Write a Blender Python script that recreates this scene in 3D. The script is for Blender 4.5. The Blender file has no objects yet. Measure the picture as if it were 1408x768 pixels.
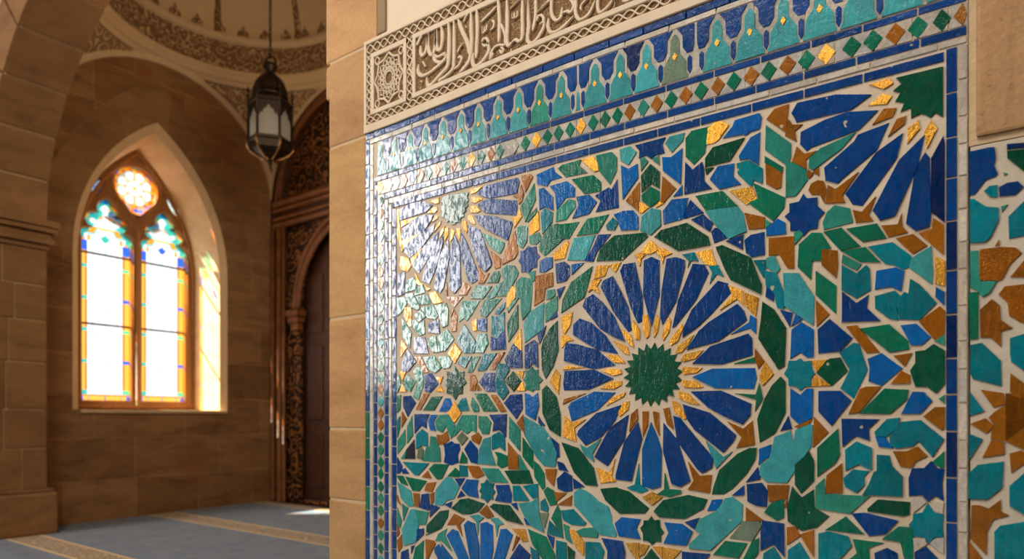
import bpy, bmesh, math, random
from mathutils import Vector, Matrix
random.seed(7)
C = bpy.context.scene.collection
PI = math.pi


# tile outlines measured on the wall, in millimetres: colour letter, then x,z corners
TILES = {
 'R1': """
C -1929,2450 -1880,2474 -1703,2473 -1692,2455 -1705,2407 -1851,2414 -1893,2427
C -1927,2394 -1884,2409 -1843,2406 -1707,2372 -1703,2339 -1710,2309 -1851,2343 -1884,2353
C -1944,2350 -1826,2323 -1734,2281 -1730,2270 -1754,2203 -1876,2272 -1918,2306
N -1910,2264 -1774,2194 -1778,2175 -1798,2149 -1851,2186
C -1991,2311 -1918,2276 -1847,2113 -1851,2100 -1880,2078 -1914,2102 -1952,2174
C -2178,2308 -2183,2264 -2251,2182 -2307,2124 -2349,2163 -2344,2188 -2275,2249
C -2199,2350 -2209,2317 -2300,2239 -2369,2209 -2409,2248 -2399,2275 -2290,2319
C -2209,2394 -2230,2366 -2275,2328 -2409,2306 -2427,2323 -2421,2366 -2309,2405 -2261,2407
C -2218,2446 -2256,2423 -2300,2421 -2439,2413 -2441,2468 -2359,2482 -2280,2478
C -2031,2280 -2000,2235 -1919,2058 -1927,2045 -1967,2031 -1987,2052 -2029,2169
C -2071,2273 -2039,2215 -2035,2072 -2032,2030 -2071,1997 -2103,2027 -2101,2115 -2094,2209
C -2112,2255 -2103,2186 -2121,2111 -2140,2035 -2164,2009 -2200,2035 -2188,2119 -2169,2188
C -2147,2278 -2145,2249 -2197,2124 -2236,2063 -2285,2085 -2266,2137 -2207,2237
""",
 'R1d': """
G -1974,2476 -1901,2475 -1944,2455 -1971,2456
G -1965,2441 -1910,2424 -1900,2416 -1944,2408 -1963,2416
G -1971,2399 -1935,2389 -1910,2364 -1935,2360 -1969,2368
G -1987,2358 -1961,2350 -1942,2308 -1961,2313 -1987,2338
G -2022,2333 -2000,2330 -1989,2287 -1997,2274 -2022,2313
G -2057,2305 -2035,2302 -2038,2238 -2053,2271
G -2091,2311 -2071,2294 -2080,2268 -2098,2249
G -2131,2318 -2111,2318 -2111,2283 -2134,2259
G -2157,2315 -2133,2331 -2141,2305 -2167,2275
G -2195,2332 -2157,2360 -2162,2344 -2204,2312
G -2218,2364 -2199,2392 -2178,2388 -2180,2375
G -2247,2415 -2209,2432 -2185,2432 -2183,2417 -2199,2406
G -2228,2468 -2171,2476 -2171,2450 -2195,2451
""",
 'R1s': """
D -2143,2476 -2102,2478 -2039,2473 -1987,2469 -1982,2455 -1991,2450 -1982,2428 -1991,2419 -1985,2401 -2000,2394 -1997,2377 -2013,2373 -2009,2355 -2031,2352 -2035,2329 -2057,2336 -2066,2327 -2089,2328 -2102,2351 -2120,2344 -2130,2366 -2153,2380 -2148,2404 -2162,2420 -2153,2439 -2162,2459
""",
 'F': """
B -1714,2236 -1707,2190 -1700,2138 -1718,2115 -1782,2098 -1770,2148 -1746,2196
B -1851,2166 -1794,2122 -1798,2087 -1826,2084
G -2460,2468 -2444,2469 -2444,2406 -2429,2309 -2411,2270 -2424,2250 -2460,2343
G -2429,2404 -2309,2408 -2339,2399 -2429,2375
G -2424,2304 -2290,2323 -2399,2279 -2414,2263
G -2429,2225 -2379,2207 -2359,2168 -2384,2143 -2429,2156 -2441,2187
G -2359,2204 -2275,2249 -2339,2187 -2354,2168
B -1929,2110 -1893,2056 -1861,2066 -1893,2025 -1922,2029
G -2329,2127 -2300,2073 -2278,2064 -2300,2061 -2324,2076
C -2450,2139 -2404,2137 -2409,2032 -2455,2022
N -2384,2098 -2344,2104 -2324,2080 -2329,2045 -2399,2038 -2394,2081
G -2266,2059 -2230,2034 -2251,2030
G -2232,2016 -2195,2019 -2148,1962 -2204,1960 -2230,1998
N -2460,2012 -2407,2013 -2391,1979 -2429,1939 -2460,1924
N -2397,2029 -2351,2027 -2302,1952 -2309,1939 -2359,1960 -2397,2002
N -2324,2048 -2280,2061 -2266,2023 -2334,2015
N -2324,2007 -2251,2009 -2225,1964 -2298,1964
N -2290,1946 -2213,1953 -2178,1899 -2195,1883 -2247,1894
N -2199,1949 -2125,1953 -2111,1917 -2116,1848 -2148,1840 -2171,1901
B -2120,1983 -2022,1973 -2075,1930
B -2122,2056 -2116,1990 -2130,2001
B -2022,2044 -2002,2035 -1974,2015 -2000,1981 -2044,1987 -2024,2003
N -2022,1952 -1918,1945 -1969,1883 -1995,1859 -2013,1874 -2039,1859 -2039,1910
B -2071,1906 -2057,1884 -2062,1816 -2089,1815 -2093,1860
B -2095,1915 -2077,1919 -2093,1884
G -2404,1959 -2359,1954 -2359,1861 -2374,1862 -2407,1915
N -2334,1916 -2295,1933 -2259,1902 -2305,1879
N -2349,1887 -2331,1889 -2305,1867 -2271,1881 -2266,1818 -2300,1810 -2344,1852
C -2237,1865 -2176,1877 -2167,1810 -2242,1823
N -2427,1910 -2359,1828 -2369,1753 -2414,1807
N -2242,1788 -2195,1802 -2180,1721 -2209,1722 -2242,1760
N -2174,1797 -2120,1828 -2075,1776 -2130,1725 -2178,1721
P -2009,1839 -1935,1747 -1952,1704 -2013,1708 -2057,1761
G -1961,1849 -1935,1860 -1935,1807 -1952,1808
A -1927,1859 -1876,1858 -1876,1799 -1927,1809
N -1931,1786 -1880,1786 -1868,1742 -1897,1701 -1939,1707
P -1843,1865 -1814,1859 -1774,1875 -1774,1801 -1814,1762 -1847,1784
C -1851,1771 -1814,1755 -1774,1798 -1766,1710 -1851,1712
N -1914,1898 -1884,1945 -1806,1940 -1790,1942 -1880,1865 -1910,1878
P -1822,1890 -1770,1920 -1774,1898 -1806,1872 -1826,1878
N -1969,1977 -1935,2017 -1847,2003 -1897,1953 -1969,1964
N -1872,1957 -1826,2001 -1782,2019 -1826,1955 -1851,1948
E -1872,2026 -1831,2067 -1806,2067 -1798,2047 -1810,2019
G -1758,1961 -1730,1990 -1708,1981 -1714,1937 -1758,1893
N -1707,2006 -1679,2025 -1637,2014 -1622,1990 -1626,1934 -1633,1872 -1672,1837 -1679,1876 -1683,1934 -1707,1936
N -1687,1944 -1716,1912 -1752,1877 -1756,1901 -1708,1931
E -1699,1903 -1699,1801 -1750,1741 -1758,1825
G -1683,1794 -1679,1698 -1726,1736
C -1722,1730 -1679,1692 -1675,1622 -1746,1625 -1770,1658
G -2429,1801 -2389,1754 -2434,1710
C -2384,1743 -2329,1679 -2379,1635 -2424,1633 -2424,1676
C -2339,1802 -2266,1797 -2242,1717 -2339,1723
G -2071,1755 -2031,1712 -2071,1660 -2111,1710
B -2334,1704 -2295,1702 -2242,1625 -2275,1623
N -2275,1698 -2204,1701 -2157,1643 -2195,1620 -2242,1640
N -2176,1696 -2111,1693 -2089,1667 -2102,1641 -2143,1639
P -2031,1688 -1969,1685 -2004,1636 -2048,1659
N -1961,1681 -1916,1682 -1961,1614 -1987,1615
P -1893,1691 -1818,1693 -1884,1618 -1927,1619
B -1806,1693 -1774,1694 -1831,1619 -1855,1623
N -2344,1633 -2300,1667 -2285,1630 -2275,1566 -2309,1488 -2344,1503 -2319,1567
C -2271,1605 -2223,1617 -2180,1563 -2228,1522 -2266,1530 -2261,1573
G -2190,1595 -2148,1596 -2162,1563
G -2162,1552 -2139,1522 -2190,1529
N -2414,1581 -2384,1616 -2334,1575 -2364,1529 -2404,1544
G -2439,1633 -2399,1628 -2424,1585
G -2424,1570 -2394,1530 -2439,1531
N -2459,1604 -2444,1615 -2434,1563 -2459,1527
B -1974,1604 -1948,1597 -1931,1569 -1944,1526 -1974,1527
B -1927,1549 -1910,1529 -1931,1526
C -1918,1562 -1884,1604 -1831,1602 -1835,1560 -1826,1520 -1876,1521
P -1810,1644 -1762,1641 -1746,1612 -1782,1568 -1750,1515 -1782,1480 -1810,1507 -1826,1559
D -1770,1564 -1726,1604 -1683,1561 -1722,1518
G -1710,1604 -1668,1602 -1675,1574
G -1675,1555 -1660,1519 -1703,1520
C -2414,1505 -2364,1507 -2329,1471 -2384,1403 -2414,1454
E -2458,1509 -2434,1512 -2439,1439 -2458,1425
B -2424,1425 -2394,1392 -2427,1348
P -2439,1403 -2441,1344 -2458,1293 -2458,1381
N -2354,1403 -2349,1309 -2387,1269 -2387,1352
N -2404,1334 -2401,1265 -2455,1212 -2455,1278
B -2275,1516 -2237,1515 -2295,1438 -2324,1439
E -2218,1498 -2153,1500 -2204,1434 -2275,1435
A -2130,1489 -2102,1489 -2089,1458 -2107,1430 -2167,1430
P -2026,1487 -2004,1490 -1982,1433 -2031,1430 -2053,1454
N -1961,1490 -1927,1456 -1922,1429 -1952,1426 -1969,1456
E -1948,1510 -1880,1508 -1814,1429 -1893,1429
B -1851,1501 -1822,1500 -1766,1428 -1794,1425
C -1774,1464 -1738,1499 -1679,1501 -1675,1440 -1707,1393
G -2071,1471 -2031,1420 -2071,1375 -2111,1420
C -2334,1413 -2237,1413 -2256,1381 -2256,1346 -2290,1360 -2334,1320
A -2223,1410 -2185,1410 -2209,1375 -2195,1333 -2228,1336 -2242,1378
N -2195,1375 -2167,1410 -2116,1411 -2073,1365 -2066,1344 -2093,1299 -2125,1361 -2148,1326 -2185,1340
N -2022,1408 -1939,1408 -1939,1329 -1961,1342 -1995,1322 -2035,1345 -2066,1314 -2080,1308 -2055,1363
N -1922,1403 -1876,1402 -1851,1376 -1864,1323 -1901,1323 -1922,1356
C -1859,1409 -1762,1412 -1766,1312 -1802,1344 -1839,1337 -1833,1376
B -1703,1374 -1672,1409 -1660,1326
N -1746,1399 -1687,1345 -1687,1250 -1746,1306
P -2324,1310 -2285,1339 -2247,1318 -2247,1254 -2285,1260 -2324,1242
K -2339,1284 -2334,1191 -2399,1189 -2389,1236
N -2392,1236 -2404,1189 -2429,1188
L -2309,1242 -2290,1250 -2275,1232 -2285,1189 -2319,1195
N -2228,1304 -2195,1301 -2167,1242 -2162,1183 -2280,1182 -2256,1247 -2232,1255
B -2185,1312 -2148,1312 -2120,1330 -2107,1292 -2143,1267 -2176,1270
C -2089,1282 -2075,1272 -2044,1270 -2039,1246 -2053,1218 -2048,1184 -2093,1169 -2139,1181 -2130,1216 -2137,1264
L -2026,1328 -1991,1301 -2026,1267 -2057,1300
B -1965,1309 -1927,1326 -1908,1306 -1922,1273 -1961,1289
C -1974,1288 -1931,1249 -1931,1182 -1969,1188 -2009,1247
E -2022,1233 -1995,1203 -1995,1183 -2039,1181
T -1893,1297 -1855,1307 -1855,1251 -1826,1180 -1927,1183 -1918,1249
P -1843,1314 -1806,1331 -1774,1312 -1770,1247 -1802,1266 -1843,1252
E -1826,1239 -1794,1234 -1758,1222 -1758,1180 -1790,1169 -1814,1181 -1810,1213
B -1754,1283 -1699,1230 -1695,1167 -1750,1167
E -1672,1307 -1618,1245 -1618,1170 -1672,1225
N -1691,1230 -1645,1163 -1691,1167
D -2071,1642 -2048,1614 -2013,1616 -2017,1586 -2000,1565 -2022,1548 -2022,1514 -2048,1512 -2066,1485 -2089,1512 -2120,1517 -2116,1544 -2134,1569 -2111,1589 -2120,1620 -2089,1615
C -2458,1191 -2424,1148 -2439,1115 -2458,1110
C -2429,1130 -2404,1138 -2379,1114 -2419,1112
P -2419,1170 -2242,1170 -2309,1110 -2334,1109
B -2247,1131 -2223,1097 -2285,1101
E -2237,1142 -2204,1168 -2111,1169 -2153,1101 -2185,1096
E -2066,1154 -2044,1138 -2044,1114 -2116,1113
P -2039,1168 -1995,1167 -1991,1120 -2035,1118
B -1991,1169 -1922,1168 -1893,1132 -1935,1114 -1957,1118
N -1901,1161 -1810,1162 -1754,1103 -1855,1101
D -1770,1154 -1641,1163 -1618,1108 -1730,1101
E -2458,1096 -2419,1098 -2384,1052 -2429,1061
E -2399,1095 -2256,1081 -2305,1029 -2349,1029
B -2251,1071 -2195,1078 -2218,1031 -2266,1035
T -2190,1043 -2125,1106 -2089,1104 -2044,1063 -2075,1009 -2120,996 -2148,969 -2199,969
C -2066,1102 -2009,1109 -2039,1070
C -2053,1014 -2031,1046 -2009,1028
A -1995,1103 -1927,1103 -1935,1069 -1927,1023 -1987,1029 -2026,1060
P -1876,1109 -1859,1094 -1835,1092 -1843,1072 -1828,1056 -1843,1039 -1839,1023 -1859,1021 -1874,1004 -1889,1019 -1910,1021 -1905,1041 -1918,1054 -1905,1071 -1910,1088 -1889,1092
C -1822,1086 -1750,1091 -1734,1046 -1738,1014 -1778,1014 -1826,1017 -1810,1048
P -1726,1089 -1691,1091 -1641,1031 -1722,1025
P -1668,1092 -1592,1106 -1592,1050 -1618,1042
T -2455,1063 -2364,1025 -2344,951 -2379,948 -2429,984
B -2458,997 -2434,947 -2458,967
N -2424,955 -2384,937 -2414,869
N -2458,931 -2429,867 -2439,833 -2458,850
B -2344,1015 -2305,1014 -2305,950 -2334,951
C -2285,1012 -2242,1019 -2232,945 -2242,937 -2300,947
B -2230,1018 -2204,1028 -2209,979 -2223,974
C -2223,967 -2171,957 -2232,906
T -2364,931 -2334,933 -2309,857 -2329,769 -2409,746 -2424,824
N -2324,931 -2242,927 -2261,865 -2305,861
C -2319,834 -2275,842 -2275,817 -2319,777
B -2458,857 -2444,807 -2458,784
B -2429,794 -2424,737 -2450,708 -2458,762
C -2359,744 -2339,750 -2359,708
C -2429,707 -2384,727 -2374,663 -2434,655
D -2167,937 -2111,948 -2116,917 -2157,857 -2256,814 -2251,862
D -2089,960 -2035,1005 -1987,1014 -1893,996 -1927,960 -1978,942 -2022,938
B -1876,990 -1836,944 -1872,931 -1918,954
D -1855,986 -1835,999 -1746,999 -1672,921 -1762,932
C -2134,974 -2089,991 -2098,963
C -1734,1008 -1707,1013 -1699,982
C -1664,947 -1633,940 -1626,922 -1652,923
E -2275,782 -2280,675 -2349,666 -2329,740
B -1680,2479 -1630,2474 -1619,2462 -1657,2404
B -1680,2437 -1668,2397 -1676,2367 -1692,2357 -1695,2383 -1723,2395 -1690,2404
N -1611,2429 -1604,2359 -1657,2271 -1680,2342
G -1688,2334 -1678,2297 -1719,2253 -1715,2278 -1729,2296 -1703,2302
E -1600,2318 -1596,2301 -1645,2266 -1638,2290
G -1589,2300 -1585,2225 -1630,2204 -1634,2251
A -1596,2464 -1512,2480 -1505,2457 -1469,2428 -1526,2427 -1544,2406 -1593,2426
E -1487,2470 -1469,2479 -1378,2480 -1385,2458 -1348,2423 -1448,2425
G -1371,2479 -1317,2481 -1294,2446 -1292,2420 -1311,2418
N -1301,2480 -1232,2479 -1210,2454 -1210,2402 -1239,2353 -1284,2412
T -1194,2481 -1150,2483 -1124,2454 -1156,2413 -1191,2438
E -1416,2407 -1317,2403 -1281,2367 -1281,2332 -1358,2336
A -1526,2400 -1444,2404 -1406,2369 -1406,2333 -1448,2338 -1494,2295 -1501,2370
A -1585,2399 -1563,2401 -1515,2351 -1513,2296 -1555,2319 -1581,2311
P -1574,2291 -1555,2309 -1515,2284 -1519,2244 -1567,2203
N -1497,2244 -1494,2289 -1433,2326 -1406,2315 -1402,2290 -1448,2244
A -1395,2328 -1337,2326 -1301,2289 -1337,2249 -1413,2244 -1385,2293
C -1304,2316 -1245,2337 -1232,2325 -1207,2361 -1202,2250 -1301,2251 -1278,2291
A -1188,2414 -1156,2393 -1119,2405 -1116,2353 -1181,2281
N -1104,2421 -1089,2423 -1074,2406 -1101,2378
B -1110,2329 -1110,2216 -1166,2269
G -1107,2252 -1071,2226 -1098,2209 -1108,2213
E -1494,2170 -1483,2226 -1385,2221 -1433,2160
E -1392,2166 -1344,2226 -1248,2227 -1297,2162
P -1255,2184 -1226,2210 -1204,2187 -1219,2161 -1252,2169
A -1219,2222 -1181,2229 -1138,2224 -1116,2195 -1116,2147 -1188,2156 -1200,2190
N -1705,2247 -1682,2256 -1647,2244 -1651,2181 -1674,2156 -1701,2176
N -1636,2201 -1587,2209 -1572,2182 -1602,2161 -1632,2169
E -1579,2176 -1521,2229 -1488,2230 -1499,2170 -1463,2161 -1554,2104 -1583,2130
G -1510,2104 -1442,2149 -1435,2142 -1456,2081 -1506,2079
T -1439,2070 -1407,2156 -1309,2152 -1356,2058
C -1353,2055 -1319,2100 -1292,2152 -1237,2146 -1299,2086 -1318,2047
C -1643,2158 -1628,2149 -1602,2149 -1598,2120 -1583,2105 -1598,2092 -1598,2061 -1621,2060 -1640,2041 -1655,2049 -1678,2049 -1678,2081 -1693,2099 -1682,2116 -1682,2142 -1659,2141
A -1579,2083 -1550,2094 -1517,2090 -1517,2050 -1557,2033 -1581,2037
C -1499,2060 -1456,2063 -1432,2042 -1432,2002 -1449,1983 -1492,1979
A -1418,2046 -1363,2046 -1418,2007
N -1636,2040 -1606,2043 -1609,2006 -1621,2001
N -1788,2073 -1760,2089 -1717,2080 -1697,2048 -1705,2030 -1764,1953 -1813,1955 -1772,2022 -1788,2047
B -1602,2019 -1517,2024 -1513,1969 -1554,1962 -1561,1913 -1609,1893 -1606,1943
N -1543,1951 -1506,1950 -1503,1925 -1528,1913 -1546,1915
N -1554,1887 -1492,1918 -1492,1863 -1532,1824 -1550,1816
C -1492,1949 -1456,1957 -1481,1911
C -1499,1864 -1492,1835 -1524,1823
T -1632,1864 -1561,1897 -1565,1786 -1659,1733 -1666,1816
E -1322,2024 -1332,1990 -1359,1904 -1470,1849 -1463,1903 -1421,1971
G -1299,2024 -1247,2020 -1263,1981 -1312,1973
G -1243,2019 -1192,2024 -1215,1990
G -1339,1923 -1319,1968 -1283,1966 -1302,1942 -1286,1908 -1319,1935
G -1470,1830 -1418,1841 -1428,1790 -1456,1756 -1467,1781
C -1659,1717 -1613,1739 -1594,1725 -1591,1619 -1621,1639 -1640,1618 -1659,1619
C -1591,1760 -1550,1797 -1561,1761 -1583,1722
D -1572,1699 -1561,1736 -1528,1783 -1492,1811 -1492,1743 -1488,1688 -1513,1622 -1550,1571 -1568,1606
N -1621,1620 -1609,1604 -1591,1607 -1591,1582 -1568,1562 -1587,1550 -1587,1522 -1609,1523 -1621,1514 -1636,1523 -1659,1524 -1651,1549 -1666,1565 -1651,1584 -1659,1606 -1636,1605
A -1659,1505 -1636,1498 -1621,1485 -1594,1504 -1587,1451 -1606,1388 -1655,1413
G -1499,1603 -1478,1578 -1485,1498 -1528,1555
C -1587,1401 -1557,1360 -1587,1376
D -1547,1536 -1499,1488 -1477,1412 -1477,1319 -1529,1346 -1566,1419 -1568,1518
T -1663,1400 -1566,1355 -1525,1309 -1493,1246 -1503,1186 -1559,1189 -1600,1227 -1663,1322
D -1298,2047 -1281,2095 -1218,2136 -1088,2127 -1075,2111 -1144,2063 -1182,2034
E -668,2237 -562,2164 -565,2132 -600,2092 -683,2169 -650,2178
C -1589,1399 -1559,1366 -1577,1364
C -1520,1309 -1487,1285 -1482,1232 -1496,1228
C -1491,1208 -1463,1201 -1439,1169 -1482,1175
B -1550,1172 -1496,1175 -1511,1104 -1545,1135
C -1491,1134 -1454,1165 -1421,1150 -1418,1090 -1454,1082 -1487,1094
C -1412,1139 -1361,1110 -1407,1099
D -1468,1290 -1389,1268 -1316,1187 -1299,1117 -1352,1118 -1407,1167
D -1281,1103 -1212,1113 -1153,1099 -1072,1041 -1088,1021 -1195,1012 -1259,1061
D -1047,1032 -1009,1076 -910,1103 -839,1092 -852,1059 -925,1014 -1025,1012
A -1216,968 -1187,994 -1108,993 -1125,958 -1108,918 -1199,920
D -817,1115 -811,1142 -790,1203 -723,1266 -683,1287 -660,1288 -663,1252 -693,1198 -743,1141 -775,1118
A -648,1283 -614,1287 -612,1264 -651,1233 -646,1258
C -653,1220 -646,1180 -693,1167
C -703,1151 -703,1120 -743,1115
A -817,1091 -782,1096 -801,1058 -833,1053
T -769,1100 -743,1107 -708,1084 -710,1025 -825,906 -904,905 -904,918 -860,963 -882,977 -862,1016 -801,1053
C -920,1000 -868,1021 -887,979
A -1003,990 -934,991 -895,967 -918,914 -1006,912 -986,953
D -1059,1009 -1050,994 -1026,998 -1023,971 -1009,953 -1020,941 -1020,916 -1041,917 -1056,901 -1071,913 -1092,914 -1092,939 -1104,960 -1092,973 -1089,990 -1071,992
C -690,1157 -641,1165 -621,1138 -624,1083 -658,1085 -688,1098
B -693,1072 -636,1034 -693,1026
L -751,959 -703,1023 -648,1028 -643,1011 -673,959
E -811,892 -769,944 -693,944 -723,889
C -932,885 -830,889 -849,852 -932,842
E -708,876 -673,952 -651,967 -653,918 -678,880
G -1166,892 -1113,899 -1110,824 -1144,860
G -1107,895 -1071,894 -1092,858 -1107,853
D -1104,822 -1059,881 -1015,834
G -1050,891 -1015,895 -1015,853
G -1009,893 -940,890 -983,841 -1009,848
T -1406,1081 -1382,1098 -1352,1091 -1318,1072 -1292,1051 -1249,1033 -1233,994 -1233,971 -1211,927 -1214,914 -1285,916 -1332,962 -1406,1030
E -1612,1205 -1586,1188 -1560,1152 -1556,1096 -1567,1086 -1608,1137
E -1560,1077 -1542,1094 -1509,1080 -1495,1026 -1527,1018
B -1505,1075 -1448,1075 -1495,1039
B -1420,1065 -1424,1026 -1491,1023
T -1694,1012 -1631,1022 -1590,1044 -1587,975 -1560,898 -1624,919 -1658,951
P -1575,1029 -1556,1043 -1538,1008 -1542,987 -1575,995
L -1582,979 -1538,980 -1556,916
E -1491,1017 -1477,997 -1462,883 -1498,934 -1520,963
P -1531,949 -1500,925 -1461,883 -1542,893
P -1470,998 -1413,1008 -1352,957 -1362,947 -1420,945 -1462,962
N -1459,941 -1434,934 -1434,904 -1417,864 -1448,881
G -1431,922 -1400,919 -1362,876 -1362,822 -1400,853
N -1396,917 -1365,932 -1312,940 -1295,918 -1298,903 -1379,901
P -1352,877 -1288,881 -1267,848 -1278,803 -1352,794
C -1275,900 -1185,898 -1173,856 -1176,816 -1252,806 -1249,853
E -1642,901 -1549,877 -1505,805 -1502,774 -1556,767 -1620,841
C -1542,887 -1509,878 -1513,834
P -1495,867 -1448,863 -1445,782 -1495,775
D -1438,849 -1406,829 -1413,786 -1434,783
P -1631,824 -1593,806 -1582,764 -1620,766
C -1125,2481 -1003,2482 -1015,2460 -1006,2425 -1044,2426 -1059,2415 -1080,2434 -1110,2430 -1107,2457
T -1000,2460 -983,2480 -926,2480 -932,2454 -974,2421
N -1104,2423 -1089,2425 -1074,2405 -1101,2377
N -1053,2411 -1029,2417 -1026,2383
A -1012,2407 -977,2399 -934,2422 -940,2291 -1009,2357
D -1101,2355 -1062,2391 -1026,2355 -1026,2292 -1059,2318 -1098,2292
E -1098,2278 -1062,2304 -1026,2278 -1026,2245 -1062,2226 -1098,2258
B -1011,2333 -960,2277 -1009,2233 -1018,2237
G -1009,2230 -1038,2219 -1023,2241
A -934,2281 -934,2249 -966,2249
E -918,2459 -895,2480 -822,2480 -838,2452 -846,2388 -887,2355 -918,2391
G -833,2475 -806,2489 -775,2484 -759,2467 -796,2423 -811,2417 -838,2418
A -775,2426 -741,2459 -733,2478 -648,2481 -641,2466 -648,2428 -680,2426 -695,2417 -708,2423
D -843,2366 -814,2399 -703,2406 -754,2338 -843,2334
A -718,2345 -678,2402 -646,2412 -651,2302 -683,2330 -715,2332
C -920,2368 -893,2332 -857,2353 -849,2328 -849,2282 -822,2250 -923,2249
D -842,2326 -814,2325 -838,2307
A -825,2285 -796,2324 -738,2322 -741,2276 -715,2244 -790,2241
P -726,2319 -685,2322 -638,2282 -638,2231 -668,2252 -675,2226 -723,2285
E -879,2232 -780,2230 -726,2167 -843,2175
G -751,2226 -673,2224 -653,2168 -693,2167
T -1098,2193 -1059,2218 -1023,2204 -1020,2146 -1062,2116 -1104,2140
T -842,2169 -726,2166 -705,2134 -694,2070 -756,2053 -817,2127
A -1009,2199 -974,2236 -912,2230 -923,2183 -934,2156 -1006,2150
C -901,2220 -853,2165 -926,2157 -920,2183
C -895,2146 -852,2157 -817,2119 -827,2092
C -819,2088 -806,2099 -788,2093 -767,2056 -809,2047
C -764,2045 -705,2057 -708,2008
B -698,2135 -631,2108 -631,2072 -683,2076
N -626,2099 -609,2084 -626,2069
C -698,2037 -678,2052 -633,2055 -631,1977 -673,1975 -693,1993
D -803,2028 -782,2032 -678,1971 -641,1869 -643,1839 -749,1903 -769,1942
D -1044,2105 -1018,2126 -915,2136 -835,2072 -827,2042 -948,2038
P -665,1959 -626,1956 -629,1928 -633,1894
D -636,1807 -599,1778 -559,1710 -564,1581 -583,1570 -650,1681 -641,1746
D -628,1466 -604,1510 -576,1539 -562,1524 -561,1417 -595,1345 -645,1313 -654,1392
B -621,2455 -595,2483 -550,2486 -559,2394
B -550,2434 -536,2410 -506,2405 -531,2390 -524,2353 -559,2382
N -624,2431 -543,2348 -543,2306 -550,2273 -626,2348
E -628,2323 -569,2272 -571,2256 -628,2303
B -626,2298 -573,2256 -576,2204 -590,2202 -623,2227
B -522,2331 -499,2301 -461,2304 -494,2283 -492,2251 -536,2285
B -485,2244 -472,2227 -483,2217 -490,2231
B -454,2245 -452,2220 -470,2234
N -557,2275 -540,2283 -492,2246 -490,2211 -527,2165 -557,2168
B -476,2194 -456,2202 -439,2196 -430,2168 -436,2123 -447,2154 -474,2160 -483,2176
B -423,2178 -401,2160 -333,2204 -382,2139 -374,2114 -430,2122
B -347,2081 -322,2070 -283,2114 -304,2060 -292,2038 -338,2041
B -263,2016 -219,2012 -210,2047 -210,2007 -196,1985 -245,1979
B -160,1975 -127,1983 -124,2015 -99,1991 -99,1902
N -439,2056 -426,2089 -403,2107 -359,2089 -350,2044 -435,2034
E -366,2023 -280,2025 -254,1977 -319,1975
E -435,2024 -384,2029 -330,1962 -384,1956
C -501,2163 -491,2147 -458,2144 -458,2116 -437,2091 -455,2073 -458,2042 -484,2042 -501,2024 -514,2044 -542,2048 -542,2077 -560,2099 -545,2110 -545,2139 -514,2141
A -622,2065 -586,2094 -562,2077 -560,2040 -622,2043
B -614,2031 -533,2025 -533,1915 -552,1919 -579,1971 -614,1972
N -530,2039 -514,2042 -503,2028 -528,1999
E -514,1994 -474,2027 -445,2022 -416,1968 -445,1965 -445,1930 -474,1934 -478,1871 -518,1919
B -442,1966 -397,1955 -395,1909 -400,1868 -442,1916
E -381,1952 -313,1954 -271,1901 -326,1910
P -301,1954 -236,1958 -185,1907 -190,1875 -205,1870 -230,1887 -254,1894
B -222,1969 -179,1975 -143,1935 -179,1916
T -182,1900 -132,1929 -127,1854 -129,1815 -190,1875
G -118,1895 -96,1879 -96,1805 -118,1814
N -378,1938 -326,1900 -338,1884 -381,1914
P -381,1904 -338,1871 -310,1894 -301,1883 -298,1815 -338,1792 -381,1824
T -622,1962 -597,1966 -579,1919 -590,1906 -622,1932
P -665,1957 -625,1955 -629,1904 -639,1912
A -279,1872 -227,1876 -204,1862 -212,1802 -239,1819 -283,1815
P -627,1917 -590,1904 -567,1835 -566,1777 -586,1786 -597,1835 -625,1868
C -622,1860 -599,1835 -600,1810 -625,1827
T -566,1901 -518,1895 -468,1810 -471,1715 -562,1788
E -461,1895 -400,1838 -400,1747 -461,1817
B -461,1796 -422,1746 -458,1710
C -576,1774 -538,1760 -545,1714
A -525,1755 -508,1736 -538,1717
A -538,1702 -508,1725 -470,1697 -471,1605 -488,1606 -511,1625 -542,1605
C -455,1696 -419,1728 -353,1661 -387,1621 -452,1618
C -380,1815 -338,1773 -304,1796 -310,1756 -271,1712 -380,1718
P -283,1791 -230,1802 -213,1783 -228,1765 -219,1711 -242,1716 -282,1754
P -225,1765 -202,1795 -190,1787 -185,1833 -162,1814 -118,1754 -162,1706 -213,1712
A -116,1799 -97,1784 -97,1745 -118,1773
B -366,1699 -338,1701 -274,1611 -307,1610
E -326,1689 -245,1696 -193,1640 -190,1616 -242,1609
A -210,1690 -171,1692 -134,1649 -157,1627 -182,1628
B -160,1699 -108,1740 -96,1726 -97,1656 -118,1638
N -118,1635 -97,1652 -97,1623
P -387,1614 -347,1643 -332,1639 -307,1555 -347,1464 -384,1496 -356,1557
A -304,1589 -266,1604 -210,1555 -266,1503 -301,1518 -298,1562
B -228,1595 -185,1600 -202,1564
B -210,1545 -188,1531 -188,1508 -236,1509
D -185,1547 -171,1569 -171,1605 -146,1607 -124,1625 -96,1604 -96,1505 -118,1476 -140,1496 -171,1497
P -511,1600 -501,1589 -478,1591 -474,1562 -466,1548 -478,1534 -478,1506 -498,1506 -511,1494 -525,1507 -548,1511 -548,1533 -562,1552 -552,1569 -548,1594 -525,1593
G -474,1591 -429,1592 -458,1555
G -465,1541 -416,1507 -474,1506
D -458,1551 -419,1595 -387,1597 -366,1554 -413,1507
A -542,1497 -511,1474 -491,1495 -472,1495 -474,1399 -514,1376 -542,1406
C -452,1487 -387,1486 -356,1454 -413,1374 -452,1420
B -326,1491 -310,1498 -271,1497 -332,1416 -359,1413
E -257,1490 -193,1485 -196,1458 -242,1412 -326,1413
A -179,1478 -151,1477 -130,1451 -160,1412 -208,1412
N -108,1457 -96,1466 -96,1444
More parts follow.
